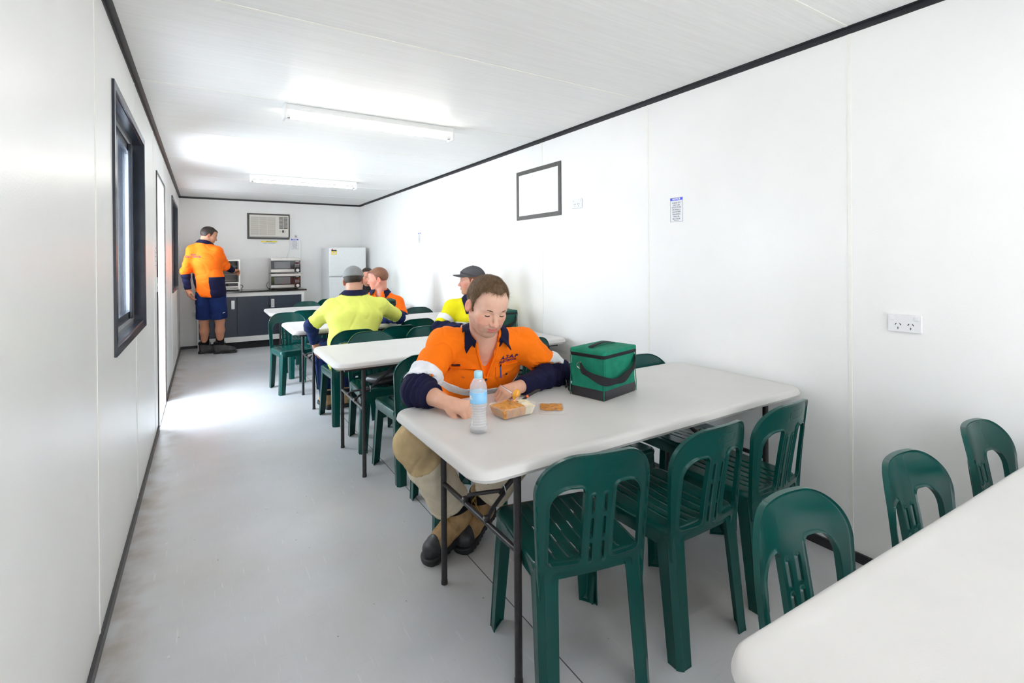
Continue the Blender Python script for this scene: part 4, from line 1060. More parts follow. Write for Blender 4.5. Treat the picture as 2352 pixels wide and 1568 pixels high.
def skin_color(q, base, lip, stub, beard, ruddy, smile):
    n = len(q); c = np.tile(np.array(base, f32), (n, 1))
    m = np.stack([np.abs(q[:,0]), q[:,1], q[:,2]], 1)
    def blend(w, col): 
        nonlocal c; w = np.clip(w, 0, 1)[:,None]; c = c*(1-w)+np.array(col, f32)*w
    nz = 0.5+0.5*wob(q, 3, 420)
    blend(ruddy*np.exp(-(ell(m, (0.036,0.062,-0.034), (0.026,0.02,0.024))/0.012).clip(0)**2), (base[0]*0.98, base[1]*0.66, base[2]*0.60))
    blend(ruddy*0.9*np.exp(-(sph(q, (0,0.104,-0.037), 0.011)/0.008).clip(0)**2), (base[0]*0.98, base[1]*0.66, base[2]*0.60))
    blend(0.7*(1-sstep(0.0, 0.012, ell(m, (0.0805,-0.016,-0.010), (0.010,0.02,0.033)))), (base[0]*0.98, base[1]*0.60, base[2]*0.52))
    jaw = sstep(-0.040, -0.062, q[:,2])*sstep(-0.045, -0.01, q[:,1])*(1-sstep(-0.125,-0.15,q[:,2]))
    mus = np.exp(-((q[:,2]+0.0545)/0.007)**2-(q[:,0]/0.026)**2)*(q[:,1] > 0.06)
    blend(stub*np.maximum(jaw*0.8, mus)*(0.55+0.5*nz), beard)
    blend(0.85*lips_mask(q, smile), lip)
    return c
# ------------------------------------------------------------------ hand: wrist, direction, back-of-hand normal, thumb side
def hand_sdf(P, w, d, n, side, curl, spread=0.0, s=1.0, thumb=None):
    """curl: per-finger list of three bend angles (deg), index first; side +1 when the thumb lies along +cross(d, n)"""
    d = unit(d); n = unit(np.asarray(n, float)-d*np.dot(n, d)); t = np.cross(d, n)*side; w = np.asarray(w, float)
    W = lambda a, b, c: tuple(w+s*(a*d+b*t+c*n))
    palm = None
    for b in (0.026, 0.009, -0.009, -0.025):
        e = cap(P, W(0.012, b*0.62, 0), W(0.082-abs(b-0.006)*0.25, b, 0.002), 0.0135*s, 0.0115*s)
        palm = e if palm is None else smin(palm, e, 0.016*s)
    palm = smin(palm, cap(P, W(-0.03,0,0), W(0.02,0,0), 0.023*s, 0.022*s), 0.02*s)
    palm = smin(palm, ell(P, W(0.032,0.020,-0.012), (0.018*s,)*3), 0.016*s)
    out = palm
    L = ((0.042,0.026,0.020),(0.047,0.030,0.021),(0.043,0.028,0.020),(0.034,0.021,0.018)); rr = (0.0094,0.0096,0.0090,0.0080); fing = None
    for k, b in enumerate((0.0275, 0.0095, -0.0085, -0.0255)):
        p = np.array(W(0.084-abs(b-0.006)*0.30, b, 0.002)); sp = R(spread*(1.5-k)/1.5); dd = d*math.cos(sp)+t*math.sin(sp); a = 0; pts = [tuple(p)]
        for j in range(3):
            a += R(curl[k][j]); v = dd*math.cos(a)-n*math.sin(a); p = p+v*L[k][j]*s; pts.append(tuple(p))
        r = rr[k]*s; f = polycap(P, pts, [r*1.04, r*0.98, r*0.90, r*0.80], 0.002)
        f = np.minimum(f, sph(P, pts[0], r*1.12)); fing = f if fing is None else np.minimum(fing, f)
    out = smin(out, fing, 0.006*s)
    th = thumb or ((0.022,0.022,-0.012),(0.048,0.046,-0.020),(0.078,0.050,-0.026),(0.102,0.040,-0.030))
    return smin(out, polycap(P, [W(*p) for p in th], [0.0135*s,0.0112*s,0.0100*s,0.0082*s], 0.003), 0.009*s)
# ------------------------------------------------------------------ clothing and skin materials
def cloth(name, col, rough=0.8, var=0.10, bump=0.75, bscale=34, sheen=0.0): return mat(name, col, rough, spec=0.2, var=var, vscale=14, bump=bump, bscale=bscale, sheen=sheen)
M['orange'] = cloth('hi_vis_orange_cotton', (0.93,0.185,0.004), var=0.06)
M['orangepolo'] = cloth('bright_orange_knit', (0.86,0.140,0.006), var=0.05)
M['navy'] = cloth('navy_cotton', (0.008,0.009,0.038), var=0.2)
M['navyblue'] = cloth('blue_work_shorts', (0.006,0.018,0.085), var=0.2)
M['lime'] = cloth('lime_yellow_knit', (0.70,0.73,0.15), var=0.05)
M['yellow'] = cloth('hi_vis_yellow_cotton', (0.74,0.66,0.010), var=0.08)
M['tape'] = mat('silver_reflective_tape', (0.84,0.86,0.90), 0.35, metal=0.05, var=0.12, vscale=16, bump=0.15, bscale=50)
M['khaki'] = cloth('pale_khaki_drill', (0.68,0.60,0.46), var=0.14, bump=0.5)
M['tan'] = cloth('tan_knee_patch', (0.52,0.385,0.21), var=0.22, bump=0.5)
M['darkshirt'] = cloth('black_knit', (0.02,0.018,0.02))
M['limeflash'] = cloth('fluoro_green_knit', (0.36,0.80,0.03))
M['greycap'] = cloth('charcoal_cap_cotton', (0.085,0.083,0.090), var=0.12)
M['greycap2'] = cloth('pale_grey_cap_cotton', (0.22,0.225,0.225), var=0.12)
M['sock'] = cloth('black_sock', (0.008,0.008,0.010))
M['bootleather'] = mat('tan_boot_leather', (0.42,0.255,0.115), 0.62, var=0.4, vscale=24, bump=0.4, bscale=120)
M['bootgrey'] = mat('grey_boot_leather', (0.060,0.056,0.056), 0.7, var=0.35, vscale=24, bump=0.4, bscale=120)
M['rubber'] = mat('black_rubber', (0.016,0.017,0.020), 0.55, var=0.3, vscale=40, bump=0.2, bscale=80)
M['toecap'] = mat('scuffed_toe_rubber', (0.035,0.037,0.042), 0.45, var=0.4, vscale=50, bump=0.2, bscale=80)
M['lace'] = mat('yellow_lace', (0.38,0.235,0.045), 0.8, bump=0.4, bscale=500)
M['laceblack'] = mat('black_lace', (0.012,0.012,0.012), 0.8)
M['skin'] = mat('skin', (0.6,0.36,0.27), 0.48, spec=0.35, var=0.07, vscale=60, bump=0.12, bscale=500, attr='tone', sss=0.12)
M['button'] = mat('dark_button', (0.030,0.016,0.028), 0.3)
M['logo'] = mat('navy_embroidery', (0.05,0.012,0.10), 0.6)
M['penblue'] = mat('blue_pen', (0.05,0.13,0.55), 0.25)
def hairmat(name, c1, c2): return mat(name, c1, 0.5, spec=0.35, color2=c2, vscale=90, stretch=(1,1,0.35), bump=0.5, bscale=260)
M['hair1'] = hairmat('brown_hair', (0.090,0.051,0.026), (0.150,0.090,0.045))
M['hairstrand'] = hairmat('brown_hair_tips', (0.135,0.080,0.040), (0.255,0.158,0.082))
M['hairdark'] = hairmat('dark_brown_hair', (0.020,0.012,0.010), (0.035,0.022,0.017))
M['hairred'] = hairmat('cropped_ginger_hair', (0.23,0.095,0.050), (0.15,0.070,0.040))
M['lash'] = mat('dark_lash', (0.022,0.013,0.011), 0.6)
M['brow'] = mat('brow_hair', (0.050,0.027,0.018), 0.7)
M['eyewhite'] = mat('eye_white', (0.75,0.72,0.69), 0.15)
M['iris'] = mat('dark_iris', (0.03,0.022,0.018), 0.1)

def settle(root, loc):
    # everything was modelled in place: move the pivot to the figure's base
    mv = Matrix.Translation(-Vector(loc)); seen = set()
    def go(o):
        for c in o.children:
            if c.type == 'MESH' and c.data.name not in seen: seen.add(c.data.name); c.data.transform(mv)
            go(c)
    go(root); root.location = loc
def trunk(P, pts, rx, ry, rv, k=0.05):
    rv = V(*unit(rv)); d = None
    for i in range(len(pts)-1):
        a = V(*pts[i]); ab = V(*pts[i+1])-a; t = np.clip((P-a)@ab/float(ab@ab), 0, 1); q = P-a-t[:,None]*ab
        x = q@rv; y = np.sqrt(np.maximum((q*q).sum(1)-x*x, 0)); X = rx[i]+(rx[i+1]-rx[i])*t; Y = ry[i]+(ry[i+1]-ry[i])*t
        k0 = np.sqrt((x/X)**2+(y/Y)**2); k1 = np.sqrt((x/X**2)**2+(y/Y**2)**2)+1e-6
        e = k0*(k0-1)/k1; d = e if d is None else smin(d, e, k)
    return d
def march(sdf, p, d, n=60, far=0.6):
    """walk each point of p along d on to the surface; returns points and normals"""
    p = np.atleast_2d(np.asarray(p, f32)).copy(); d = np.asarray(d, f32)
    for _ in range(n): p += d*np.clip(sdf(p), -0.02, 0.05)[:,None]*0.7
    e = 0.002; g = np.stack([sdf(p+V(*(e if a == b else 0 for b in range(3))))-sdf(p-V(*(e if a == b else 0 for b in range(3)))) for a in range(3)], 1)
    return p, g/np.maximum(np.linalg.norm(g, axis=1), 1e-6)[:,None]
def patch(name, sdf, o, r, u, d, poly, m, parent, off=0.003, thick=0.002, step=None):
    """thin cloth piece: 2D polygon (list of x,y) laid on the surface along direction d; filled as a fan of strips"""
    o = np.asarray(o, float); n = len(poly); rows = 7
    c = np.mean(poly, axis=0); P = []
    for k in range(rows): P += [tuple(c+(np.array(q)-c)*k/(rows-1)) for q in poly]
    p0 = np.array([o+r*a+u*b-d*0.12 for a, b in P]); s, nn = march(sdf, p0, d)
    nn = nn*0.7-np.asarray(d)*0.3
    top = s+nn*(off+thick); bot = s+nn*(off-0.004)
    v = np.vstack([top, bot]); N_ = len(P); f = []
    for k in range(rows-1):
        for i in range(n):
            a, b = k*n+i, k*n+(i+1) % n; f.append((a, b, b+n, a+n)); f.append((a+N_, a+n+N_, b+n+N_, b+N_))
    for i in range(n): a, b = (rows-1)*n+i, (rows-1)*n+(i+1) % n; f.append((a, b, b+N_, a+N_))
    ob = mesh(name, v, f, m, parent, True, 50)
    bm = bmesh.new(); bm.from_mesh(ob.data); bmesh.ops.remove_doubles(bm, verts=bm.verts[:], dist=1e-5); bmesh.ops.recalc_face_normals(bm, faces=bm.faces[:]); bm.to_mesh(ob.data); bm.free(); return ob
def surf_text(name, body, size, sdf, o, r, u, d, m, parent, shear=0.0, bold=0.0, space=1.0, off=0.003):
    t = text_mesh(name, body, size, m, parent, None, shear=shear, extrude=0.0006, bold=bold, space=space)
    co = np.empty(len(t.data.vertices)*3, f32); t.data.vertices.foreach_get('co', co); co = co.reshape(-1, 3)
    p0 = np.asarray(o)+np.outer(co[:,0], r)+np.outer(co[:,1], u)-np.asarray(d)*0.12
    s, nn = march(sdf, p0, d); s = s-np.asarray(d)*off+np.outer(-co[:,2], d)
    t.data.vertices.foreach_set('co', s.astype(f32).ravel()); t.data.update(); return t
def ray_button(name, sdf, o, d, rad, m, parent):
    s, nn = march(sdf, [np.asarray(o)-np.asarray(d)*0.12], d); s = s[0]; n_ = Vector(nn[0])
    ob = MB().lathe([(rad,-0.002),(rad,0.0022),(rad*0.75,0.0034),(rad*0.55,0.0026),(0.0002,0.0026)], n=16).build(name, m, parent, True)
    q = n_.to_track_quat('Z', 'Y').to_matrix().to_4x4(); q.translation = Vector(s)+n_*0.002; ob.data.transform(q); return ob
def hair_piece(parent, Hc, Hr, s, m, t, zl, noise=0.0, h=0.003, seed=1, freq=90, recede=9.0):
    Hc = np.asarray(Hc, float)
    def sdf(P):
        q = ((P-V(*Hc))@Hr.astype(f32)/f32(s)).astype(f32)
        d = head_sdf(q, ear=False)-t
        d = np.minimum(d, ell(q, (0,-0.014,0.032), (0.0765+t,0.097+t,0.087+t*1.25)))
        z0 = np.interp(q[:,1], zl[0], zl[1])+recede*np.minimum(np.abs(q[:,0]),0.055)**2*(q[:,1] > 0.03)
        d = smax(d, (z0-q[:,2])*0.75, 0.010)
        if noise: d = d+noise*wob(q, seed, freq)
        return d*s
    e = 0.17*s
    return sdf, sdf_obj('hair', sdf, Hc-e, Hc+e, h, m, parent, relax=1, frac=0.05)
ZL_SHORT = ([-0.12,-0.085,-0.050,-0.022,0.000,0.012,0.022,0.045,0.072,0.10], [-0.058,-0.052,-0.040,0.004,0.012,-0.020,0.020,0.048,0.062,0.066])
def strands(parent, sdf, Hc, Hr, s, n, seed, m, L=(0.016,0.034), w=0.00065, sweep=(0.0,0.7,0.25), zmin=0.03):
    rg = np.random.default_rng(seed); Hc = np.asarray(Hc, float)
    src = [c for c in parent.children if c.name.split('.')[0] == 'hair'][0].data
    co = np.empty(len(src.vertices)*3, f32); src.vertices.foreach_get('co', co); co = co.reshape(-1, 3)
    no = np.empty(len(src.vertices)*3, f32); src.vertices.foreach_get('normal', no); no = no.reshape(-1, 3)
    q = (co-Hc)@Hr/s; nl = no@Hr; ok = np.where((q[:,2] > zmin-0.9*np.maximum(0, -q[:,1]))&((nl[:,2] > -0.15)))[0]
    pick = rg.choice(ok, n); V_ = []; F_ = []
    for i in pick:
        p = co[i].astype(float); nn = no[i].astype(float); ql = q[i]
        fl = np.array([np.sign(ql[0])*0.25+sweep[0], sweep[1], sweep[2]-0.5*(abs(ql[0])/0.07)])+rg.normal(0, 0.33, 3)
        dv = Hr@fl; dv -= nn*np.dot(dv, nn); dv = unit(dv); l = rg.uniform(*L)*s; lift = rg.uniform(0.05, 0.38)
        sd = unit(np.cross(dv, nn)); b = len(V_)
        for k in range(4):
            t = k/3; c = p-nn*0.002+dv*l*t+nn*l*lift*t*(1-0.55*t); ww = w*(1-0.75*t)
            V_ += [tuple(c+sd*ww), tuple(c-sd*ww), tuple(c+nn*ww*1.2)]
        for k in range(3):
            a = b+3*k
            for j in range(3): F_.append((a+j, a+(j+1) % 3, a+3+(j+1) % 3, a+3+j))
    return mesh('hair_strands', V_, F_, m, parent, True)
def face_bits(root, Hc, Hr, s, browm, lids=True, gaze=(0,0.0), brow_r=0.0031, dark=True):
    def T(p): return tuple(np.asarray(Hc)+s*(Hr@np.asarray(p)))
    for sg in (-1, 1):
        pts = [(sg*0.0110,0.0900,0.0165),(sg*0.0200,0.0900,0.0195),(sg*0.030,0.0865,0.0215),(sg*0.040,0.0810,0.0210),(sg*0.0515,0.0725,0.0150)]
        MB().tube([T(p) for p in pts], [brow_r*0.55*s, brow_r*0.95*s, brow_r*s, brow_r*0.85*s, brow_r*0.3*s], 8).build('eyebrow', browm, root, True)
        if lids:      # lids lowered: lash line over a narrow opening
            L_ = []
            for a in np.linspace(-1, 1, 9):
                x = 0.0315+0.0135*a; z = -0.0078+0.0022*a*a-0.001*a; y = 0.0690+math.sqrt(max(0.0143**2-(x-0.0315)**2-(z+0.001)**2, 1e-6)); L_.append(T((sg*x, y, z)))
            MB().tube(L_, [0.0010*s]+[0.0021*s]*7+[0.0012*s], 6).build('eyelash', M['lash'], root, True)
        else:
            e = MB(); bm = bmesh.new(); bmesh.ops.create_uvsphere(bm, u_segments=14, v_segments=9, radius=1)
            e.add([T((sg*0.0315+0.0108*v.co.x, 0.0760+0.0085*v.co.y, -0.0025+0.0052*v.co.z)) for v in bm.verts], [[v.index for v in f.verts] for f in bm.faces]); 
            eo = e.build('eye', M['eyewhite'], root, True)
            MB().add([T((sg*0.0315+gaze[0]+0.0050*v.co.x, 0.0815+0.0036*v.co.y, -0.0025+gaze[1]+0.0050*v.co.z)) for v in bm.verts], [[v.index for v in f.verts] for f in bm.faces]).build('iris', M['iris'], eo, True); bm.free()
            L_ = [T((sg*(0.0315+0.0122*a), 0.0818-0.006*a*a, 0.0035-0.0038*a*a)) for a in np.linspace(-1, 1, 7)]
            MB().tube(L_, 0.0011*s, 6).build('eyelash', M['lash'], root, True)
# ------------------------------------------------------------------ work boots (built at their ankle, pointing along dirv)
def boot(parent, base, dirv, upper, lacem, h=0.0035, cap_m=None, tall=0.175, lean=(0,0), tilt=0.0):
    f = unit((dirv[0], dirv[1], 0)); r = np.array([f[1], -f[0], 0]); u = np.array([0,0,1.0])
    Rm = np.stack([r, f, u], 1); base = np.asarray(base, float)
    if tilt: c_, s_ = math.cos(tilt), math.sin(tilt); Rm = Rm@np.array([[1,0,0],[0,c_,-s_],[0,s_,c_]])
    loc = lambda P: ((P-V(*base))@Rm.astype(f32)).astype(f32)
    lx, ly = lean
    def up(q):
        d = polycap(q, [(0.004,0.168,0.050),(0.002,0.105,0.060),(0,0.040,0.074),(0,-0.012,0.085)], [0.041,0.044,0.047,0.050], 0.03)
        d = smin(d, cap(q, (0,-0.020,0.055),(lx*0.6,-0.022+ly*0.6,tall*0.75), 0.046, 0.052), 0.05)
        d = smin(d, cap(q, (lx*0.6,-0.022+ly*0.6,tall*0.75),(lx,-0.022+ly,tall), 0.052, 0.057), 0.03)
        d = np.maximum(d, 0.018-q[:,2]); return d+0.0010*wob(q, 5, 70)
    def foot2(q, g):
        x = q[:,0]-0.006*np.sin(np.clip(q[:,1]/0.2,-1,1)*2); y = q[:,1]
        w = np.interp(y, [-0.085,-0.03,0.06,0.14,0.22], [0.038,0.040,0.040,0.051,0.044])+g
        return rbox2(x*(0.045/w), y, 0, 0.0675, 0.045, 0.1525+g, 0.042)
    def sole(q):
        d = foot2(q, 0.005); zc = np.abs(q[:,2]-0.0165)-0.0165
        lug = 0.0016*np.sin(q[:,1]*260); d = d+np.where(q[:,2] < 0.016, lug, 0)
        d = smax(d, zc, 0.006); arch = np.where((q[:,1] > -0.005)&(q[:,1] < 0.035), 0.010-q[:,2], -1); return np.maximum(d, arch)
    cs = np.array([[x,y,z] for x in (-0.075+min(0,lx),0.075+max(0,lx)) for y in (-0.11+min(0,ly),0.24) for z in (-0.012,tall+0.08)])@Rm.T+base; lo = cs.min(0); hi = cs.max(0)
    root = sdf_obj('boot', lambda P: smax(up(loc(P)), loc(P)[:,2]-tall-0.02, 0.012), lo, hi, h, upper, parent)
    sdf_obj('sole', lambda P: sole(loc(P)), lo, hi, h, M['rubber'], root)
    if cap_m: sdf_obj('toe_cap', lambda P: smax(smin(up(loc(P))-0.0035, cap(loc(P), (0.004,0.16,0.035),(0.004,0.16,0.030), 0.044), 0.01), 0.138-loc(P)[:,1]+8*(loc(P)[:,0]**2), 0.004), lo, hi, h, cap_m, root)
    sdf_obj('cuff', lambda P: smax(smax(up(loc(P))-0.005, tall-0.030-loc(P)[:,2], 0.006), loc(P)[:,2]-tall-0.012, 0.008), lo, hi, h, M['sock'], root)
    # laces zigzag over the tongue, a bow on top
    def S(x, t):
        dl = np.array(unit((0,0.50,0.87))); p0 = base+Rm@(np.array([x, 0.112-0.085*t, 0.098+0.068*t])+dl*0.10); dd = -(Rm@dl)
        s_, n_ = march(lambda P: up(loc(P)), [p0], dd, 50); return tuple(s_[0]+n_[0]*0.0022)
    zz = []
    for k in range(7): zz.append(S(0.020*(-1)**k, k/6.0)); 
    z2 = [S(-0.020*(-1)**k, k/6.0) for k in range(7)]
    lm = MB().tube(zz, 0.0024, 6).tube(z2, 0.0024, 6)
    top = np.array(S(0, 0.98))
    for sg in (-1, 1):
        P_ = [top]
        for a in np.linspace(0.15, 1, 7): P_.append(top+Rm@np.array([sg*0.034*math.sin(a*3.0), 0.022+0.012*math.sin(a*2.5), -0.060*math.sin(a*math.pi)*0.8-0.004]))
        P_.append(top); lm.tube([tuple(p) for p in P_], 0.0022, 6)
    lm.build('laces', lacem, root, True)
    ey = MB()
    for sg in (-1, 1):
        for k in range(5): p = S(sg*0.024, k/5.0); 
    return root
# ------------------------------------------------------------------ shirt collar: ribbon folded over round the neck
def collar(parent, C, axis, fwd, m, r0=0.068, r1=0.100, hgt=0.038, tip=0.080, drop=0.030, a0=158, open_=0.0, tipout=0.030, push=None):
    A = unit(axis); F = unit(np.asarray(fwd)-A*np.dot(fwd, A)); S_ = np.cross(F, A); C = np.asarray(C, float)
    inner = []; crest = []; outer = []
    n = 40
    for k in range(n+1):
        th = R(-a0+2*a0*k/n); back = -F*math.cos(th)+S_*math.sin(th); fr = (1-math.cos(th))/2    # 0 at the back, 1 in front
        e = max(0, (abs(th)-R(95))/R(a0-95)); 
        h_ = hgt*(1-0.55*fr**2)
        inner.append(C+back*(r0-0.004)+A*(h_-0.034-0.022*fr**2)); crest.append(C+back*(r0+0.004)+A*h_)
        o_ = C+back*(r1+tipout*e**1.5)+A*(-0.010-drop*fr-tip*0.70*e**1.6); outer.append(o_)
    rows = [inner, crest, outer]; t = 0.0022; v = []; f = []
    mid = [[(a*(1-w)+b*w)+A*0.010*math.sin(w*math.pi)*(1 if j else 0.3) for a, b in zip(rows[j], rows[j+1])] for j in range(2) for w in (0.0, 0.33, 0.66)]+[outer]
    pts = np.array(mid); R_, Cn = pts.shape[:2]
    if push is not None:
        for _ in range(4):
            q = pts[1:].reshape(-1, 3).astype(f32); dq = push(q); e = 0.003
            g_ = np.stack([push(q+V(*(e if a == b else 0 for b in range(3))))-push(q-V(*(e if a == b else 0 for b in range(3)))) for a in range(3)], 1); g_ /= np.maximum(np.linalg.norm(g_, axis=1), 1e-6)[:,None]
            q = q+g_*np.maximum(0.006-dq, 0)[:,None]; pts[1:] = q.reshape(pts[1:].shape)
    du = np.gradient(pts, axis=0); dv = np.gradient(pts, axis=1); nn = np.cross(du, dv); nn /= np.linalg.norm(nn, axis=2)[:,:,None]+1e-9
    a_ = (pts+nn*t).reshape(-1, 3); b_ = (pts-nn*t).reshape(-1, 3); N_ = len(a_); g = lambda i, j: i*Cn+j
    for i in range(R_-1):
        for j in range(Cn-1): q = (g(i,j), g(i+1,j), g(i+1,j+1), g(i,j+1)); f.append(q); f.append(tuple(x+N_ for x in q[::-1]))
    per = [g(0,j) for j in range(Cn)]+[g(i,Cn-1) for i in range(1,R_)]+[g(R_-1,j) for j in range(Cn-2,-1,-1)]+[g(i,0) for i in range(R_-2,0,-1)]
    for k in range(len(per)): a, b = per[k], per[(k+1) % len(per)]; f.append((a, b, b+N_, a+N_))
    o = mesh('collar', np.vstack([a_, b_]), f, m, parent, True, 60)
    bm = bmesh.new(); bm.from_mesh(o.data); bmesh.ops.recalc_face_normals(bm, faces=bm.faces[:]); bm.to_mesh(o.data); bm.free(); return o
# ------------------------------------------------------------------ the man eating curry at the near table
def man_eating():
    root = empty('person', (0, 0, 0), 0, 'man in orange work shirt with navy sleeves eating curry at table', 'person')
    K = lambda o: o
    f_b = unit((-0.24,-0.97,0)); r_b = np.array([f_b[1]*1.0, -f_b[0], 0])      # subject's right
    pel = (1.505,2.365,0.500); bel = (1.500,2.290,0.660); che = (1.486,2.180,0.840); nk = (1.462,2.085,0.985)
    shR = (1.292,2.150,0.968); shL = (1.668,2.060,0.945)
    elR = (1.108,2.030,0.806); wrR = (1.158,1.845,0.786)
    elL = (1.822,1.985,0.796); wrL = (1.535,1.885,0.787)
    hc = np.array([1.412,1.950,1.160]); hs = 1.07
    Hr = frame((-0.075,-0.90,-0.40), (0.04,-0.40,0.90))
    neckT = hc+hs*(Hr@np.array([0,-0.030,-0.060])); chestV = (1.448,2.050,0.905)
    rv = r_b
    # ---- body: one skin from head to boots
    def body(P):
        q = ((P-V(*hc))@Hr.astype(f32)/f32(hs)).astype(f32)
        d = head_sdf(q, smile=1.0)*hs
        d = smin(d, cap(P, neckT, nk, 0.060, 0.064), 0.030)
        d = smin(d, trunk(P, [pel, bel, che, nk], [0.12,0.13,0.165,0.070], [0.085,0.090,0.100,0.055], rv), 0.04)
        d = smin(d, cap(P, shR, shL, 0.052), 0.05)
        for s_, e_, w_ in ((shR,elR,wrR),(shL,elL,wrL)):
            d = smin(d, cap(P, s_, e_, 0.050, 0.042), 0.03)
            m_ = tuple(np.array(e_)*0.65+np.array(w_)*0.35)
            d = smin(d, polycap(P, [e_, m_, w_], [0.040,0.043,0.0285], 0.01), 0.02)
        for h_, k_, a_ in (((1.41,2.36,0.53),(1.09,2.03,0.575),(1.35,2.150,0.13)),((1.60,2.32,0.53),(1.635,1.90,0.565),(1.51,2.18,0.13))):
            d = smin(d, polycap(P, [h_, k_, a_], [0.07,0.055,0.040], 0.03), 0.03)
        hR = hand_sdf(P, np.array(wrR)+V(0.002,-0.012,0.0), (0.50,-0.84,-0.10), (-0.40,-0.10,0.90), 1, [(58,82,45),(62,84,45),(66,86,45),(70,88,45)], 4, 1.06, thumb=((0.022,0.024,-0.010),(0.052,0.040,-0.022),(0.080,0.030,-0.040),(0.096,0.010,-0.050)))
        hL = hand_sdf(P, np.array(wrL)+V(-0.010,-0.002,0.0), (-0.97,-0.22,-0.06), (0.0,-0.38,0.92), -1, [(42,62,38),(50,68,40),(56,72,42),(60,76,44)], 5, 1.06, thumb=((0.022,0.022,-0.012),(0.050,0.044,-0.026),(0.080,0.040,-0.040),(0.104,0.026,-0.048)))
        return smin(d, np.minimum(hR, hL), 0.012)
    base = (0.69,0.42,0.315)
    def color(v):
        q = ((v-hc)@Hr/hs).astype(f32); c = skin_color(q, base, (0.58,0.150,0.140), 0.85, (0.30,0.185,0.135), 0.45, 1.0)
        far = (np.linalg.norm(v-hc, axis=1) > 0.30)[:,None]; nz = (0.5+0.5*wob(v, 9, 120))[:,None]
        return np.where(far, np.array((0.66,0.37,0.26))*(0.93+0.12*nz), c)
    K(sdf_obj('body', body, (0.97,1.66,0.02), (1.95,2.47,1.30), 0.0026, M['skin'], root, relax=2, color=color, slack=2.0))
    # ---- shirt
    def shirt0(P):
        d = trunk(P, [pel, bel, che, nk], [0.165,0.178,0.205,0.092], [0.118,0.126,0.128,0.074], rv, 0.06)
        d = smin(d, polycap(P, [shR, tuple(np.array(nk)+V(0,0.015,-0.012)), shL], [0.072,0.070,0.072], 0.03), 0.07)
        w = wob(P, 21, 22)
        arms = None
        for s_, e_, w_, rw, fr in ((shR,elR,wrR,0.056,0.56),(shL,elL,wrL,0.043,0.95)):
            wv = np.array(e_)*(1-fr)+np.array(w_)*fr
            t, _ = arm_t(P, [s_, e_, tuple(wv)])
            a = smin(cap(P, s_, e_, 0.078, 0.070), cap(P, e_, wv, 0.068, rw), 0.03)
            fold = 0.0055*np.sin(26*t+4*wob(P, 31, 14))*np.exp(-((t-1.15)/0.55)**2)
            a = a+fold; arms = a if arms is None else np.minimum(arms, a)
        d = smin(d, arms, 0.045)
        return d+0.0050*w+0.0042*crease(P, 23, 26)+0.0026*crease(P, 24, 44)
    fv = unit((-0.20,-0.90,0.42)); upv = unit(np.array(nk)-np.array(che)); fcx = unit(np.cross(rv, upv)); fcx = fcx if fcx[1] < 0 else -fcx
    nkf = np.array(nk)+fcx*0.050+V(0,0,0.012); vb = march(shirt0, [np.array(nk)-upv*0.125+fcx*0.25], -fcx)[0][0]
    def cut(P):
        d = cap(P, np.array(nk)+upv*0.06, np.array(nk)-upv*0.02, 0.068, 0.060)
        e = polycap(P, [tuple(nkf+upv*0.05+fcx*0.02), tuple(nkf), tuple(vb+fcx*0.004)], [0.060,0.050,0.010]); return np.minimum(d, e)
    def shirt(P): return smax(shirt0(P), -cut(P), 0.006)
    tR = lambda P: arm_t(P, [shR, elR, wrR]); tL = lambda P: arm_t(P, [shL, elL, wrL])
    def armzone(P):
        a, da = tR(P); b, db = tL(P); right = da < db; t = np.where(right, a, b); return t, np.minimum(da, db), right
    lo, hi = (0.97,1.72,0.47), (1.98,2.55,1.09)
    EDGE = 0.86
    def upper(P):
        t, da, rt = armzone(P); return np.maximum(shirt(P), np.where(da < 0.11, (t-EDGE)*0.30, -1))
    sh = K(sdf_obj('shirt', upper, lo, hi, 0.0038, M['orange'], root, relax=2))
    def sleeve(right):
        fr = 0.56 if right else 0.95
        def g(P):
            t, da, rt = armzone(P); z = np.maximum(shirt(P)+0.0004, (EDGE-t)*0.30); z = np.maximum(z, (t-1-fr)*0.2)
            z = np.maximum(z, np.where(rt == right, -1, 1)); z = np.maximum(z, da-0.13)
            c = elR, wrR
            return z
        return g
    for rt in (True, False): K(sdf_obj('sleeve', sleeve(rt), lo, hi, 0.0045, M['navy'], sh, relax=1))
    def band(a, b, right):
        def g(P):
            t, da, rt = armzone(P); z = np.maximum(shirt(P)-0.0055, np.maximum((a-t), (t-b))*0.30); z = np.maximum(z, -(shirt(P)+0.010))
            return np.maximum(np.maximum(z, da-0.12), np.where(rt == right, -1, 1))
        return g
    for rt in (True, False): K(sdf_obj('reflective_tape', band(0.64, 0.925, rt), lo, hi, 0.0034, M['tape'], sh, relax=2))
    belu = unit(np.array(che)-np.array(bel)); hb = lambda P: (P-V(*bel))@belu.astype(f32)
    def torso_only(P):
        t, da, rt = armzone(P); dt = trunk(P, [pel, bel, che, nk], [0.165,0.178,0.205,0.092], [0.118,0.126,0.128,0.074], rv, 0.06); return dt-0.055
    def waist(P): 
        z = np.maximum(shirt(P)-0.0035, np.abs(hb(P)-0.165)-0.027); z = np.maximum(z, -(shirt(P)+0.010)); return np.maximum(z, torso_only(P))
    K(sdf_obj('reflective_tape', waist, lo, hi, 0.0036, M['tape'], sh, relax=2))
    collar(sh, np.array(nk)+upv*0.022+fcx*0.012, upv, fcx, M['navy'], r0=0.070, r1=0.098, hgt=0.046, tip=0.0, drop=-0.012, a0=132, tipout=0.046, push=shirt0)
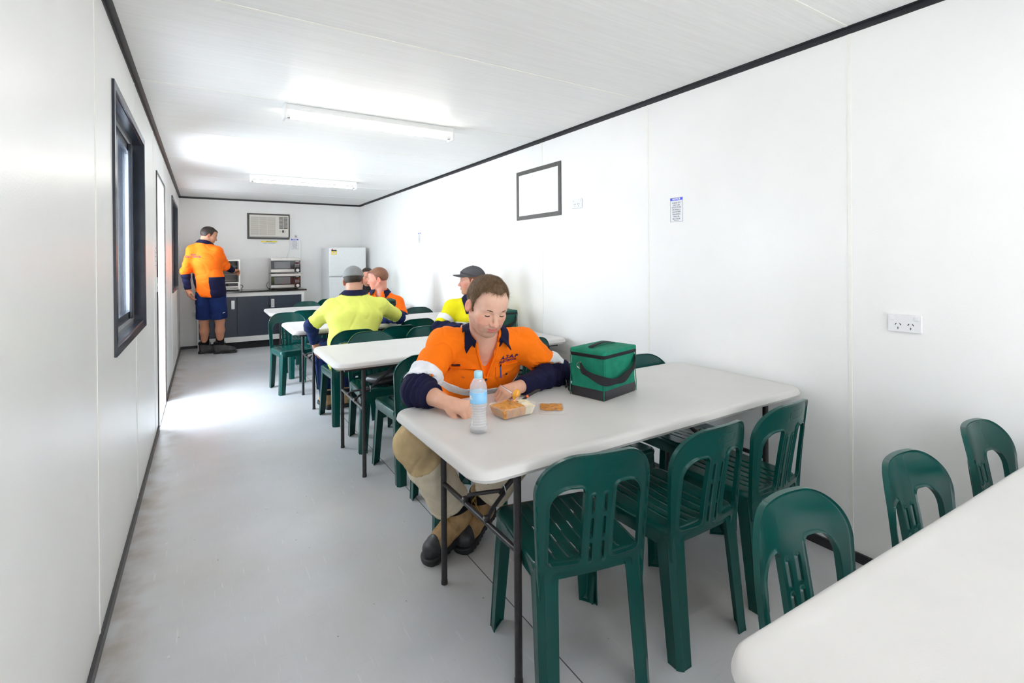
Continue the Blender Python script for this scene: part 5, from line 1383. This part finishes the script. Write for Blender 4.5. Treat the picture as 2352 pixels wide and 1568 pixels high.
    for sg in (-1, 1):
        pts = [tuple(nkf+upv*0.030+rv*sg*0.052), tuple(nkf-upv*0.02+rv*sg*0.044), tuple(np.array(vb)*0.55+nkf*0.45+rv*sg*0.026), tuple(vb+rv*sg*0.004)]
        q_, n2 = march(shirt0, [np.array(p)+fcx*0.12 for p in pts], -fcx); MB().tube([tuple(a+b*0.001) for a, b in zip(q_, n2)], [0.007,0.007,0.0065,0.005], 8).build('placket_edge', M['orange'], sh, True)
    # ---- details on the chest
    r_s = unit(rv-fcx*np.dot(rv, fcx)); u_s = np.cross(r_s, fcx); u_s = u_s if u_s[2] > 0 else -u_s; L = -r_s
    chest = lambda a, b: np.array(che)+L*a+u_s*(b+0.078)
    dd = -fcx
    for b in (-0.035, -0.100): ray_button('button', shirt0, chest(0.0, b), dd, 0.0062, M['button'], sh)
    for sg in (-1, 1):
        poly = [(-0.062,0.026),(0.062,0.026),(0.062,-0.012),(0.0,-0.030),(-0.062,-0.012)] if sg < 0 else [(-0.058,0.026),(0.060,0.026),(0.060,-0.016),(0.048,-0.026),(-0.046,-0.026),(-0.058,-0.016)]
        fl = patch('pocket_flap', shirt0, chest(sg*0.105, -0.012), L, u_s, dd, poly, M['orange'], sh, 0.0025, 0.0028)
        patch('pocket', shirt0, chest(sg*0.105, -0.060), L, u_s, dd, [(-0.058,0.05),(0.058,0.05),(0.058,-0.05),(0.045,-0.062),(-0.045,-0.062),(-0.058,-0.05)], M['orange'], sh, 0.0008, 0.0022)
        ray_button('button', shirt0, chest(sg*0.105, -0.030), dd, 0.0058, M['button'], sh)
    patch('placket', shirt0, chest(0.0, -0.050), L, u_s, dd, [(-0.017,0.020),(0.017,0.020),(0.017,-0.11),(-0.017,-0.11)], M['orange'], sh, 0.0006, 0.0020)
    patch('brand_tab', shirt0, chest(-0.140, 0.020), L, u_s, dd, [(-0.020,0.0042),(0.020,0.0042),(0.020,-0.0042),(-0.020,-0.0042)], M['button'], sh, 0.003, 0.002)
    surf_text('logo', 'A.S.A.P', 0.026, shirt0, chest(0.112, 0.056), L, u_s, dd, M['logo'], sh, shear=0.25, bold=0.0006, space=1.1)
    surf_text('logo', 'ELECTRICAL', 0.0165, shirt0, chest(0.108, 0.036), L, u_s, dd, M['logo'], sh, shear=0.2, bold=0.0003, space=1.0)
    s_, n_ = march(shirt0, [chest(0.070, 0.018)-dd*0.12, chest(0.074, -0.036)-dd*0.12], dd)
    pn = MB().tube([tuple(s_[0]+n_[0]*0.008), tuple(s_[1]+n_[1]*0.008)], 0.0034, 8).build('pen', M['penblue'], sh, True)
    MB().tube([tuple(s_[0]+n_[0]*0.008+u_s*0.010), tuple(s_[0]+n_[0]*0.008)], 0.0040, 8).build('pen_cap', M['black'], sh, True)
    # ---- hair, brows, lashes
    hsd, ho = hair_piece(root, hc, Hr, hs, M['hair1'], 0.007, ([-0.12,-0.085,-0.050,-0.022,0.000,0.010,0.020,0.045,0.072,0.10], [-0.058,-0.052,-0.040,0.004,0.012,-0.024,0.040,0.076,0.086,0.090]), 0.0030, 0.0030, 4, 70, recede=7)
    strands(root, hsd, hc, Hr, hs, 3600, 5, M['hairstrand'], L=(0.014,0.030), sweep=(0.25,0.75,0.15))
    face_bits(root, hc, Hr, hs, M['brow'], True)
    # ---- trousers
    RL = [(1.42,2.37,0.535),(1.090,2.030,0.580),(1.300,2.130,0.225)]; LL = [(1.60,2.33,0.535),(1.635,1.905,0.570),(1.520,2.130,0.225)]
    def trou(P):
        d = trunk(P, [pel, bel], [0.165,0.160], [0.125,0.11], rv)
        for leg, sd in ((RL, 41),(LL, 43)):
            t, _ = arm_t(P, leg)
            a = smin(cap(P, leg[0], leg[1], 0.105, 0.088), cap(P, leg[1], leg[2], 0.086, 0.092), 0.03)
            ax = unit(np.array(leg[2])-np.array(leg[1])); a = smax(a, (P-V(*leg[2]))@V(*ax)-0.0, 0.010)
            a = a+0.005*np.sin(17*t+5*wob(P, sd, 12))*np.exp(-((t-1.0)/0.9)**2)
            d = smin(d, a, 0.04)
        return d+0.0045*wob(P, 47, 24)+0.0050*crease(P, 48, 22)+0.003*crease(P, 49, 40)
    lo2, hi2 = (0.93,1.78,0.10), (1.80,2.58,0.70)
    tr = K(sdf_obj('trousers', trou, lo2, hi2, 0.006, M['khaki'], root))
    for leg in (RL, LL):
        def kp(P, leg=leg):
            t, da = arm_t(P, leg); z = np.maximum(trou(P)-0.0025, -(trou(P)+0.008)); z = np.maximum(z, np.maximum(0.55-t, t-1.26)*0.40); return np.maximum(z, da-0.13)
        K(sdf_obj('knee_patch', kp, lo2, hi2, 0.005, M['tan'], tr))
        ax = unit(np.array(leg[2])-np.array(leg[1]))
        def hem(P, leg=leg, ax=ax):
            c = (P-V(*leg[2]))@V(*ax); z = np.maximum(trou(P)-0.003, -(trou(P)+0.010)); return np.maximum(np.maximum(z, np.abs(c+0.020)-0.018), np.linalg.norm(P-V(*leg[2]), axis=1)-0.13)
        K(sdf_obj('hem', hem, lo2, hi2, 0.005, M['khaki'], tr))
    boot(root, (1.362,2.146,0.054), (-0.95,-0.31), M['bootleather'], M['lace'], 0.0034, M['toecap'], 0.165, tilt=-0.27)
    boot(root, (1.510,2.185,0.046), (-0.85,-0.53), M['bootleather'], M['lace'], 0.0034, M['toecap'], 0.165, tilt=-0.23)
    settle(root, (1.50, 2.33, 0))
    return root
EATER = man_eating()
# fork held in his left hand, a lump of curry on its tines
def fork():
    o = empty('fork', (1.425,1.800,0.805), 0, 'steel fork with a lump of curry held over the tray', 'fork')
    a = np.array([-0.004,0.055,0.012]); b = np.array([0.0,-0.030,-0.002]); pts = [tuple(a+(b-a)*t) for t in (0,0.5,1)]
    MB().tube(pts, [0.0042,0.0030,0.0028], 8).build('handle', M['steel'], o, True)
    t = MB(); d = unit((-0.10,-1,-0.15)); sd = unit(np.cross(d, (0,0,1)))
    for k in range(4):
        s = sd*(k-1.5)*0.0052; t.tube([tuple(b), tuple(b+s+d*0.016+np.array([0,0,-0.003])), tuple(b+s+d*0.052+np.array([0,0,0.003]))], [0.0022,0.0014,0.0009], 6)
    t.build('tines', M['steel'], o, True)
    c = b+d*0.036+np.array([0,0,0.006])
    l = sdf_obj('curry_lump', lambda P: smin(smin(sph(P, c, 0.014), sph(P, c+V(0.006,-0.004,0.012), 0.012), 0.01), cap(P, c+V(-0.006,0.0,-0.004), c+V(-0.012,-0.002,-0.034), 0.006, 0.003), 0.008)+0.0015*wob(P, 8, 240), c-0.06, c+0.06, 0.002, mat('yellow_curry_lump', (0.78,0.36,0.03), 0.22, spec=0.7, bump=0.3, bscale=120), o)
    tag(l, kind='stuff')
fork()
# ------------------------------------------------------------------ the other five workers (farther off, same construction)
def worker(label, hc, hf, hu, hs, nk, spine, rx, ry, rv, arms, legs, shirt_m, sleeve_m, edge, cuff_fr, skin, hair, h=0.006, hb=0.0042,
           hands=None, collar_m=None, neckfwd=(0,0,0), lids=False, smile=0.2, stub=0.2, beard=(0.2,0.13,0.1), ruddy=0.4, fat=0.0, trouser_m=None, leg_r=None, loose=0.022, seat=True, gaze=(0,0), short=None, loc=None, hem=None, stagger=0):
    root = empty('person', (0,0,0), 0, label, 'person')
    hc = np.asarray(hc, float); Hr = frame(hf, hu); T = lambda p: hc+hs*(Hr@np.asarray(p))
    nT = T((0,-0.030,-0.060)); pts = [*spine, nk]
    def body(P):
        q = ((P-V(*hc))@Hr.astype(f32)/f32(hs)).astype(f32)
        d = head_sdf(q, smile=smile, fat=fat)*hs
        d = smin(d, cap(P, nT, nk, 0.058+fat, 0.066+fat), 0.03)
        d = smin(d, trunk(P, pts, [a-loose*1.3 for a in rx], [a-loose*1.3 for a in ry], rv), 0.04)
        for s_, e_, w_ in arms:
            d = smin(d, cap(P, s_, e_, 0.052, 0.042), 0.03); mid = tuple(np.array(e_)*0.65+np.array(w_)*0.35)
            d = smin(d, polycap(P, [e_, mid, w_], [0.040,0.042,0.029], 0.01), 0.02)
        for L_ in legs:
            r_ = leg_r or [0.080,0.058,0.040]
            if len(L_) == 3: d = smin(d, polycap(P, [L_[0], L_[1], tuple(np.array(L_[1])*0.62+np.array(L_[2])*0.38), L_[2]], [r_[0], r_[1], r_[1]*0.98, r_[2]], 0.03), 0.03)
        for hd in (hands or []): d = smin(d, hand_sdf(P, *hd), 0.012)
        return d
    allp = np.array([tuple(hc)]+[tuple(p) for p in pts]+[p for a in arms for p in a]+[p for L_ in legs for p in L_])
    lo = allp.min(0)-0.25; hi = allp.max(0)+0.25; lo[2] = max(lo[2], 0.01)
    def color(v):
        q = ((v-hc)@Hr/hs).astype(f32); c = skin_color(q, skin, (skin[0]*0.85, skin[1]*0.50, skin[2]*0.50), stub, beard, ruddy, smile)
        far = (np.linalg.norm(v-hc, axis=1) > 0.30)[:,None]; return np.where(far, np.array((skin[0]*0.93, skin[1]*0.86, skin[2]*0.80)), c)
    sdf_obj('body', body, lo, hi, hb, M['skin'], root, relax=1, color=color, slack=2.0)
    def shirt0(P):
        d = trunk(P, pts, rx, ry, rv, 0.06)
        d = smin(d, polycap(P, [arms[0][0], tuple(np.array(nk)-V(0,0,0.014)), arms[1][0]], [0.070,0.070,0.070], 0.03), 0.07)
        ar = None
        for (s_, e_, w_), fr in zip(arms, cuff_fr):
            wv = np.array(e_)*(1-fr)+np.array(w_)*fr; t, _ = arm_t(P, [s_, e_, tuple(wv)])
            a = smin(cap(P, s_, e_, 0.074, 0.062), cap(P, e_, wv, 0.060, 0.046), 0.03)+0.004*np.sin(22*t+4*wob(P, 31, 12))*np.exp(-((t-1.1)/0.6)**2)
            ar = a if ar is None else np.minimum(ar, a)
        d = smin(d, ar, 0.045)
        if hem: d = smax(d, -((P-V(*hem[0]))@V(*unit(hem[1]))), 0.012)
        return d+0.0045*wob(P, 21+stagger, 20)+0.0055*crease(P, 22+stagger, 22)
    nf = np.asarray(neckfwd, float)
    shirt = lambda P: smax(shirt0(P), -polycap(P, [tuple(np.array(nk)+(nT-np.array(nk))*0.9), tuple(np.array(nk)+nf*0.35+V(0,0,0.005)), tuple(np.array(nk)+nf)], [0.066+fat,0.056+fat,0.012]), 0.004)
    def zone(P):
        a, da = arm_t(P, arms[0]); b, db = arm_t(P, arms[1]); r0 = da < db; return np.where(r0, a, b), np.minimum(da, db), r0
    lo3, hi3 = lo+0.04, hi-0.04; lo3[2] = min(p[2] for p in pts)-0.12; hi3[2] = max(p[2] for p in pts)+0.14
    for a in arms: lo3[2] = min(lo3[2], a[1][2]-0.1, a[2][2]-0.1)
    sh = sdf_obj('shirt', lambda P: np.maximum(shirt(P), np.where(zone(P)[1] < 0.10, (zone(P)[0]-edge)*0.28, -1)) if sleeve_m else shirt(P), lo3, hi3, h, shirt_m, root)
    if sleeve_m:
        for k in (True, False):
            def g(P, k=k):
                t, da, r0 = zone(P); z = np.maximum(shirt(P), (edge-t)*0.28); z = np.maximum(z, (t-1-cuff_fr[0 if k else 1])*0.2); return np.maximum(np.maximum(z, da-0.12), np.where(r0 == k, -1, 1))
            sdf_obj('sleeve', g, lo3, hi3, h, sleeve_m, sh)
    if collar_m:
        ax = unit(nT-np.array(nk)+V(0,0,0.02)); collar(sh, np.array(nk)+ax*0.020+nf*0.06, ax, unit(nf) if np.linalg.norm(nf) > 0 else Hr[:,1], collar_m, r0=0.068+fat, r1=0.100+fat, hgt=0.040, tip=0.030, drop=0.020, a0=142, push=shirt0)
    if hair:
        hm, t, zl, noise, rec = hair; hair_piece(root, hc, Hr, hs, hm, t, zl, noise, 0.0042, 3+stagger, 80, rec)
    face_bits(root, hc, Hr, hs, M['brow'] if hair is None or hair[0] is not M['hairred'] else M['hairred'], lids, gaze)
    tro = None
    if trouser_m:
        rr = short or [0.105,0.085,0.075]
        def trou(P):
            d = trunk(P, [spine[0], spine[1]], [rx[0]-0.024, rx[1]-0.04], [ry[0]-0.024, ry[1]-0.04], rv)
            for L_ in legs:
                e = L_[-1] if not short else L_[1]
                a = smin(cap(P, L_[0], L_[1], rr[0], rr[1]), cap(P, L_[1], L_[-1], rr[1], rr[2]), 0.03) if not short else cap(P, L_[0], L_[1], rr[0], rr[1])
                if short:
                    ax = unit(np.array(L_[1])-np.array(L_[0])); a = smax(a, (P-V(*(np.array(L_[0])*0.08+np.array(L_[1])*0.92)))@V(*ax), 0.008)
                d = smin(d, a, 0.04 if not short else 0.015)
            return d+0.004*wob(P, 51+stagger, 18)+0.005*crease(P, 52+stagger, 22)
        lo4, hi4 = lo.copy(), hi.copy(); hi4[2] = spine[1][2]+0.10
        tro = sdf_obj('trousers' if not short else 'shorts', trou, lo4, hi4, h, trouser_m, root)
    return root, dict(shirt=shirt, shirt0=shirt0, zone=zone, lo=lo3, hi=hi3, sh=sh, Hr=Hr, hc=hc, hs=hs, T=T, tro=tro, body=body)
def tape(w, name, fn, h=0.005, m=None):
    return sdf_obj(name, lambda P: np.maximum(np.maximum(w['shirt'](P)-0.0035, -(w['shirt'](P)+0.011)), fn(P)), w['lo'], w['hi'], h, m or M['tape'], w['sh'], relax=2)
REL = [(20,30,20),(24,34,22),(28,36,24),(32,40,26)]
GRIP = [(45,60,40),(50,66,42),(55,70,42),(60,72,44)]
def baseball_cap(root, hc, Hr, hs, m, badge=None, zr=0.036):
    def q_(P): return ((P-V(*hc))@Hr.astype(f32)/f32(hs)).astype(f32)
    rim = lambda q: zr-0.10*np.maximum(0, -q[:,1]-0.02)*0.35
    def dome(P): q = q_(P); d = smin(ell(q, (0,-0.014,0.030), (0.086,0.107,0.098)), head_sdf(q, ear=False)-0.008, 0.012); return smax(d, (rim(q)-q[:,2]), 0.006)*hs
    c = sdf_obj('cap', dome, hc-0.2, hc+0.2, 0.0036, m, root)
    def vis(P):
        q = q_(P); zz = zr+0.020-0.04*(q[:,1]-0.06)-4.0*q[:,0]**2
        d = np.hypot(q[:,0]/0.92, (q[:,1]-0.070)/1.15)-0.078; d = np.maximum(d, 0.055-q[:,1]); return smax(d, np.abs(q[:,2]-zz)-0.0035, 0.003)*hs
    sdf_obj('visor', vis, hc-0.24, hc+0.24, 0.0032, m, c)
    T = lambda p: hc+hs*(Hr@np.asarray(p)); MB().lathe([(0.007,0),(0.006,0.004),(0.0005,0.006)], n=12).build('top_button', m, c, True).data.transform(Matrix.Translation(Vector(T((0,-0.014,0.127)))))
    if badge:
        pl = [(-0.016,-0.010),(0.0,0.014),(0.004,0.004),(0.016,-0.006),(0.004,-0.002)]
        r_ = Hr@np.array((0,1,0)); u_ = Hr@np.array((0,0,1)); d_ = Hr@np.array(badge)
        patch('badge', dome, T((badge[0]*-0.06,-0.055,0.062)), r_, u_, d_, pl, M['limeflash'], c, 0.002, 0.002)
    return c
# --- man in orange at the pie warmer, standing
def man_standing():
    sk = (0.50,0.245,0.155)
    bf = unit((0.62,0.78,0)); rv = np.array([bf[1], -bf[0], 0])
    pel = (0.410,8.500,0.930); wst = (0.385,8.480,1.12); che = (0.350,8.470,1.38); nk = (0.325,8.475,1.615)
    shL = (0.185,8.500,1.535); elL = (0.100,8.450,1.235); wrL = (0.130,8.440,0.965)
    shR = (0.490,8.400,1.520); elR = (0.600,8.530,1.300); wrR = (0.700,8.680,1.235)
    root, w = worker('man standing in orange shirt and navy shorts at the pie warmer', (0.392,8.495,1.755), (0.93,0.16,-0.30), (0.26,0.05,0.95), 1.03, nk,
        [pel, wst, che], [0.212,0.204,0.212,0.085], [0.165,0.155,0.145,0.080], rv, [(shR,elR,wrR),(shL,elL,wrL)],
        [((0.485,8.460,0.90),(0.520,8.500,0.500),(0.520,8.560,0.115)),((0.330,8.520,0.90),(0.320,8.570,0.500),(0.330,8.690,0.115))],
        M['orangepolo'], M['navy'], 1.16, (0.96,0.96), sk, (M['hairdark'], 0.007, ZL_SHORT, 0.002, 8), h=0.0065, hb=0.0045,
        hands=[(wrR, (0.75,0.62,-0.05), (-0.25,0.10,0.95), -1, GRIP, 6, 1.08),(wrL, (0.20,0.05,-0.98), (-0.88,-0.42,-0.15), -1, REL, 8, 1.08)],
        collar_m=M['navy'], neckfwd=(0.05,0.06,0), stub=0.3, ruddy=0.3, trouser_m=M['navyblue'], short=[0.118,0.106,0.1], leg_r=[0.085,0.060,0.043], hem=((0.40,8.49,0.850),(0.05,0.0,1)), lids=True)
    # navy side panel low on the right flank
    r3 = V(*rv); tape(w, 'side_panel', lambda P: np.maximum(np.maximum(0.108-(P-V(*wst))@r3, P[:,2]-1.150), w['zone'](P)[1]*-1+0.078), 0.006, M['navy'])
    d_ = bf; o = np.array(che)+V(0,0,0.05)-rv*0.07; L_ = rv
    for txt, sz, dz, dx in (('ASAP',0.030,0.045,-0.01),('ELECTRICAL',0.040,0.012,0.0)):
        surf_text('back_logo', txt, sz, w['shirt0'], o+V(0,0,dz)+L_*dx, L_, np.array([0,0,1.0]), d_, M['logo'], w['sh'], shear=0.2, off=0.003)
    patch('leg_logo', lambda P: w['shirt0'](P)*0+cap(P, (0.485,8.460,0.90),(0.520,8.500,0.500),0.122,0.118), (0.53,8.46,0.62), np.array([0.85,-0.53,0]), np.array([0,0,1.0]), unit((-0.45,0.9,0)), [(-0.03,-0.006),(0.03,0.002),(0.026,0.010),(-0.02,0.004)], M['tape'], w['tro'], 0.002, 0.002)
    sk_ = lambda a, b, r: sdf_obj('sock', lambda P: smax(cap(P, a, b, r, r), P[:,2]-b[2]-0.005, 0.01), np.minimum(a, b)-0.1, np.maximum(a, b)+0.1, 0.005, M['sock'], root)
    sk_((0.520,8.560,0.13),(0.520,8.545,0.265),0.055); sk_((0.330,8.690,0.13),(0.330,8.655,0.265),0.055)
    boot(root, (0.520,8.560,0.0), (0.97,-0.12), M['bootgrey'], M['laceblack'], 0.0048, None, 0.165); boot(root, (0.330,8.690,0.0), (0.96,0.05), M['bootgrey'], M['laceblack'], 0.0048, None, 0.165)
    settle(root, (0.42,8.56,0))
man_standing()
# --- man in lime shirt leaning on the third table, seen from behind
def man_lime():
    sk = (0.50,0.27,0.19)
    rv = np.array([0.97,-0.10,0]); pel = (1.405,4.42,0.50); wst = (1.420,4.40,0.68); che = (1.460,4.46,0.86); nk = (1.480,4.55,1.035)
    shL = (1.285,4.54,0.955); elL = (1.120,4.62,0.800); wrL = (1.165,4.665,0.620)
    shR = (1.700,4.50,0.950); elR = (1.925,4.64,0.815); wrR = (1.80,4.88,0.785)
    root, w = worker('man in lime yellow shirt seen from behind, leaning on third table', (1.490,4.600,1.185), (0.42,0.88,-0.18), (0.0,0.20,0.98), 1.05, nk,
        [pel, wst, che], [0.190,0.190,0.225,0.095], [0.135,0.140,0.140,0.080], rv, [(shR,elR,wrR),(shL,elL,wrL)],
        [((1.48,4.46,0.53),(1.50,4.90,0.55),(1.47,4.80,0.10)),((1.31,4.46,0.53),(1.27,4.90,0.55),(1.30,4.82,0.10))],
        M['lime'], M['navyblue'], 0.88, (0.9,0.9), sk, (M['hairdark'], 0.005, ZL_SHORT, 0.001, 8), h=0.0065, hb=0.0048,
        hands=[(wrL, (0.15,0.25,-0.95), (-0.9,0.3,-0.1), 1, REL, 6, 1.05),(wrR, (-0.75,0.60,-0.1), (0.1,0.1,0.98), -1, REL, 6, 1.05)],
        collar_m=M['navy'], neckfwd=(0.0,0.06,0.0), trouser_m=M['navyblue'], stagger=3, fat=0.004)
    baseball_cap(root, w['hc'], w['Hr'], w['hs'], M['greycap2'], None, 0.030)
    boot(root, (1.47,4.80,0.0), (0.1,1.0), M['bootleather'], M['lace'], 0.0055, None, 0.165); boot(root, (1.30,4.82,0.0), (-0.1,1.0), M['bootleather'], M['lace'], 0.0055, None, 0.165)
    settle(root, (1.40,4.46,0))
man_lime()
# --- man in orange polo with glasses pushed up on cropped hair
def man_polo():
    sk = (0.56,0.25,0.18)
    rv = unit((-0.78,0.55,0)); pel = (2.08,5.78,0.50); wst = (2.09,5.75,0.68); che = (2.085,5.70,0.82); nk = (2.065,5.69,0.985)
    shR = (1.900,5.800,0.905); elR = (1.830,5.62,0.76); wrR = (1.93,5.42,0.775)
    shL = (2.235,5.600,0.880); elL = (2.270,5.50,0.72); wrL = (2.06,5.40,0.775)
    root, w = worker('man in orange polo shirt with glasses on cropped head, facing left', (2.040,5.690,1.158), (-0.86,0.30,-0.10), (-0.08,-0.02,0.99), 1.08, nk,
        [pel, wst, che], [0.175,0.180,0.190,0.085], [0.135,0.140,0.135,0.080], rv, [(shR,elR,wrR),(shL,elL,wrL)],
        [((1.99,5.74,0.53),(1.92,5.36,0.55),(1.95,5.45,0.10)),((2.16,5.72,0.53),(2.14,5.34,0.55),(2.12,5.45,0.10))],
        M['orangepolo'], M['navyblue'], 0.98, (0.85,0.85), sk, (M['hairred'], 0.0035, ZL_SHORT, 0.0008, 6), h=0.0065, hb=0.0048,
        hands=[(wrR, (0.5,-0.8,-0.1), (0,-0.1,0.98), 1, REL, 6, 1.05),(wrL, (-0.8,-0.5,-0.1), (0,-0.1,0.98), -1, REL, 6, 1.05)],
        collar_m=M['navy'], neckfwd=(-0.055,-0.095,-0.045), trouser_m=M['navyblue'], ruddy=0.8, stub=0.25, beard=(0.42,0.19,0.13), stagger=5, fat=0.004, smile=0.5)
    T = w['T']; g = MB()
    for sg in (-1, 1):
        rr = [T((sg*(0.030+0.021*math.cos(a)), 0.092-0.022*math.sin(a)*0.5, 0.078+0.014*math.sin(a))) for a in np.linspace(0, 2*math.pi, 15)]
        g.tube([tuple(p) for p in rr], 0.0016, 6); g.tube([tuple(T(p)) for p in ((sg*0.051,0.090,0.080),(sg*0.082,0.05,0.065),(sg*0.086,0.0,0.035),(sg*0.086,-0.025,0.015))], 0.0022, 6)
    g.tube([tuple(T(p)) for p in ((-0.009,0.094,0.080),(0,0.098,0.083),(0.009,0.094,0.080))], 0.0016, 6)
    g.build('glasses', M['button'], root, True)
    settle(root, (2.07,5.70,0))
man_polo()
# --- bearded man at the farthest table
def man_bearded():
    sk = (0.52,0.24,0.165)
    rv = np.array([-1.0,0.05,0]); pel = (2.37,7.52,0.50); wst = (2.37,7.50,0.68); che = (2.37,7.45,0.80); nk = (2.375,7.42,0.955)
    shR = (2.180,7.45,0.880); elR = (2.12,7.28,0.765); wrR = (2.26,7.12,0.775); shL = (2.560,7.44,0.880); elL = (2.60,7.28,0.765); wrL = (2.45,7.12,0.775)
    root, w = worker('bearded man in black and green shirt at the farthest table', (2.385,7.370,1.130), (-0.12,-0.96,-0.22), (0,-0.22,0.97), 1.10, nk,
        [pel, wst, che], [0.175,0.178,0.190,0.085], [0.130,0.135,0.130,0.078], rv, [(shR,elR,wrR),(shL,elL,wrL)],
        [((2.29,7.47,0.53),(2.27,7.10,0.55),(2.28,7.20,0.10)),((2.46,7.47,0.53),(2.47,7.10,0.55),(2.46,7.20,0.10))],
        M['darkshirt'], M['darkshirt'], 0.9, (0.9,0.9), sk, (M['hairdark'], 0.004, ([-0.12,-0.085,-0.050,-0.022,0.000,0.012,0.022,0.045,0.072,0.10], [-0.058,-0.052,-0.040,0.004,0.012,-0.020,0.030,0.066,0.088,0.095]), 0.0008, 4), h=0.008, hb=0.0055,
        hands=[(wrR, (0.7,-0.7,-0.1), (0,-0.1,0.98), 1, REL, 6, 1.05),(wrL, (-0.7,-0.7,-0.1), (0,-0.1,0.98), -1, REL, 6, 1.05)],
        collar_m=None, neckfwd=(0,-0.08,-0.03), trouser_m=M['navyblue'], stub=0.75, beard=(0.13,0.065,0.045), ruddy=0.6, stagger=7)
    tape(w, 'green_panel', lambda P: np.maximum(np.abs(np.abs((P[:,0]-2.372))-0.120)-0.060, 0.76-P[:,2]), 0.008, M['limeflash'])
    settle(root, (2.37,7.44,0))
man_bearded()
# --- man in yellow jacket and grey cap by the wall, looking left
def man_yellow():
    sk = (0.58,0.30,0.23)
    rv = unit((-0.83,0.50,0)); pel = (2.42,4.02,0.50); wst = (2.425,3.99,0.68); che = (2.42,3.95,0.85); nk = (2.415,3.95,1.005)
    shR = (2.225,4.060,0.935); elR = (2.060,3.980,0.775); wrR = (2.20,3.77,0.785); shL = (2.585,3.860,0.925); elL = (2.640,3.850,0.775); wrL = (2.395,3.790,0.787)
    root, w = worker('man in yellow jacket and grey cap by the wall, looking left', (2.375,3.975,1.178), (-0.84,0.42,0.0), (0.06,-0.03,0.99), 1.06, nk,
        [pel, wst, che], [0.178,0.185,0.200,0.090], [0.135,0.142,0.142,0.084], rv, [(shR,elR,wrR),(shL,elL,wrL)],
        [((2.34,3.99,0.53),(2.25,3.60,0.55),(2.27,3.70,0.10)),((2.52,3.94,0.53),(2.48,3.58,0.55),(2.48,3.68,0.10))],
        M['yellow'], M['navy'], 0.86, (0.9,0.9), sk, (M['hairred'], 0.003, ZL_SHORT, 0.0008, 6), h=0.006, hb=0.0042,
        hands=[(wrR, (0.4,-0.85,-0.1), (0,-0.1,0.98), 1, REL, 6, 1.05),(wrL, (-0.95,-0.2,-0.1), (0,-0.1,0.98), -1, REL, 6, 1.05)],
        collar_m=M['navy'], neckfwd=(-0.05,-0.085,-0.04), trouser_m=M['navy'], ruddy=0.6, stub=0.55, beard=(0.42,0.22,0.10), stagger=9)
    baseball_cap(root, w['hc'], w['Hr'], w['hs'], M['greycap'], (-1,0,0), 0.034)
    T = w['T']; g = MB()
    for sg in (-1, 1): g.tube([tuple(T(p)) for p in ((sg*0.012,0.094,0.080),(sg*0.040,0.088,0.076),(sg*0.068,0.062,0.068),(sg*0.087,0.02,0.056),(sg*0.091,-0.03,0.042))], [0.003,0.007,0.0035,0.0025,0.002], 8)
    g.build('sunglasses', M['button'], root, True)
    fr = -np.cross(rv, (0,0,1)); 
    tape(w, 'reflective_tape', lambda P: np.maximum(np.maximum(0.50-w['zone'](P)[0], w['zone'](P)[0]-0.74)*0.28, w['zone'](P)[1]-0.12))
    tape(w, 'reflective_tape', lambda P: np.maximum(np.abs(P[:,2]-0.795)-0.028, 0.085-w['zone'](P)[1]))
    tape(w, 'shoulder_strap', lambda P: np.maximum(np.abs(((P-V(*che))@V(*rv))-0.075-0.35*(P[:,2]-0.9))-0.022, 0.89-P[:,2]), 0.005, M['navy'])
    cf = unit(np.cross((0,0,1), rv)); cf = cf if cf[1] < 0 else -cf; L_ = -rv
    patch('pocket_flap', w['shirt0'], np.array(che)+rv*0.09+V(0,0,0.0), L_, np.array([0,0,1.0]), -cf, [(-0.055,0.025),(0.055,0.025),(0.055,-0.008),(0,-0.028),(-0.055,-0.008)], M['yellow'], w['sh'], 0.003, 0.003)
    settle(root, (2.42,3.95,0))
man_yellow()
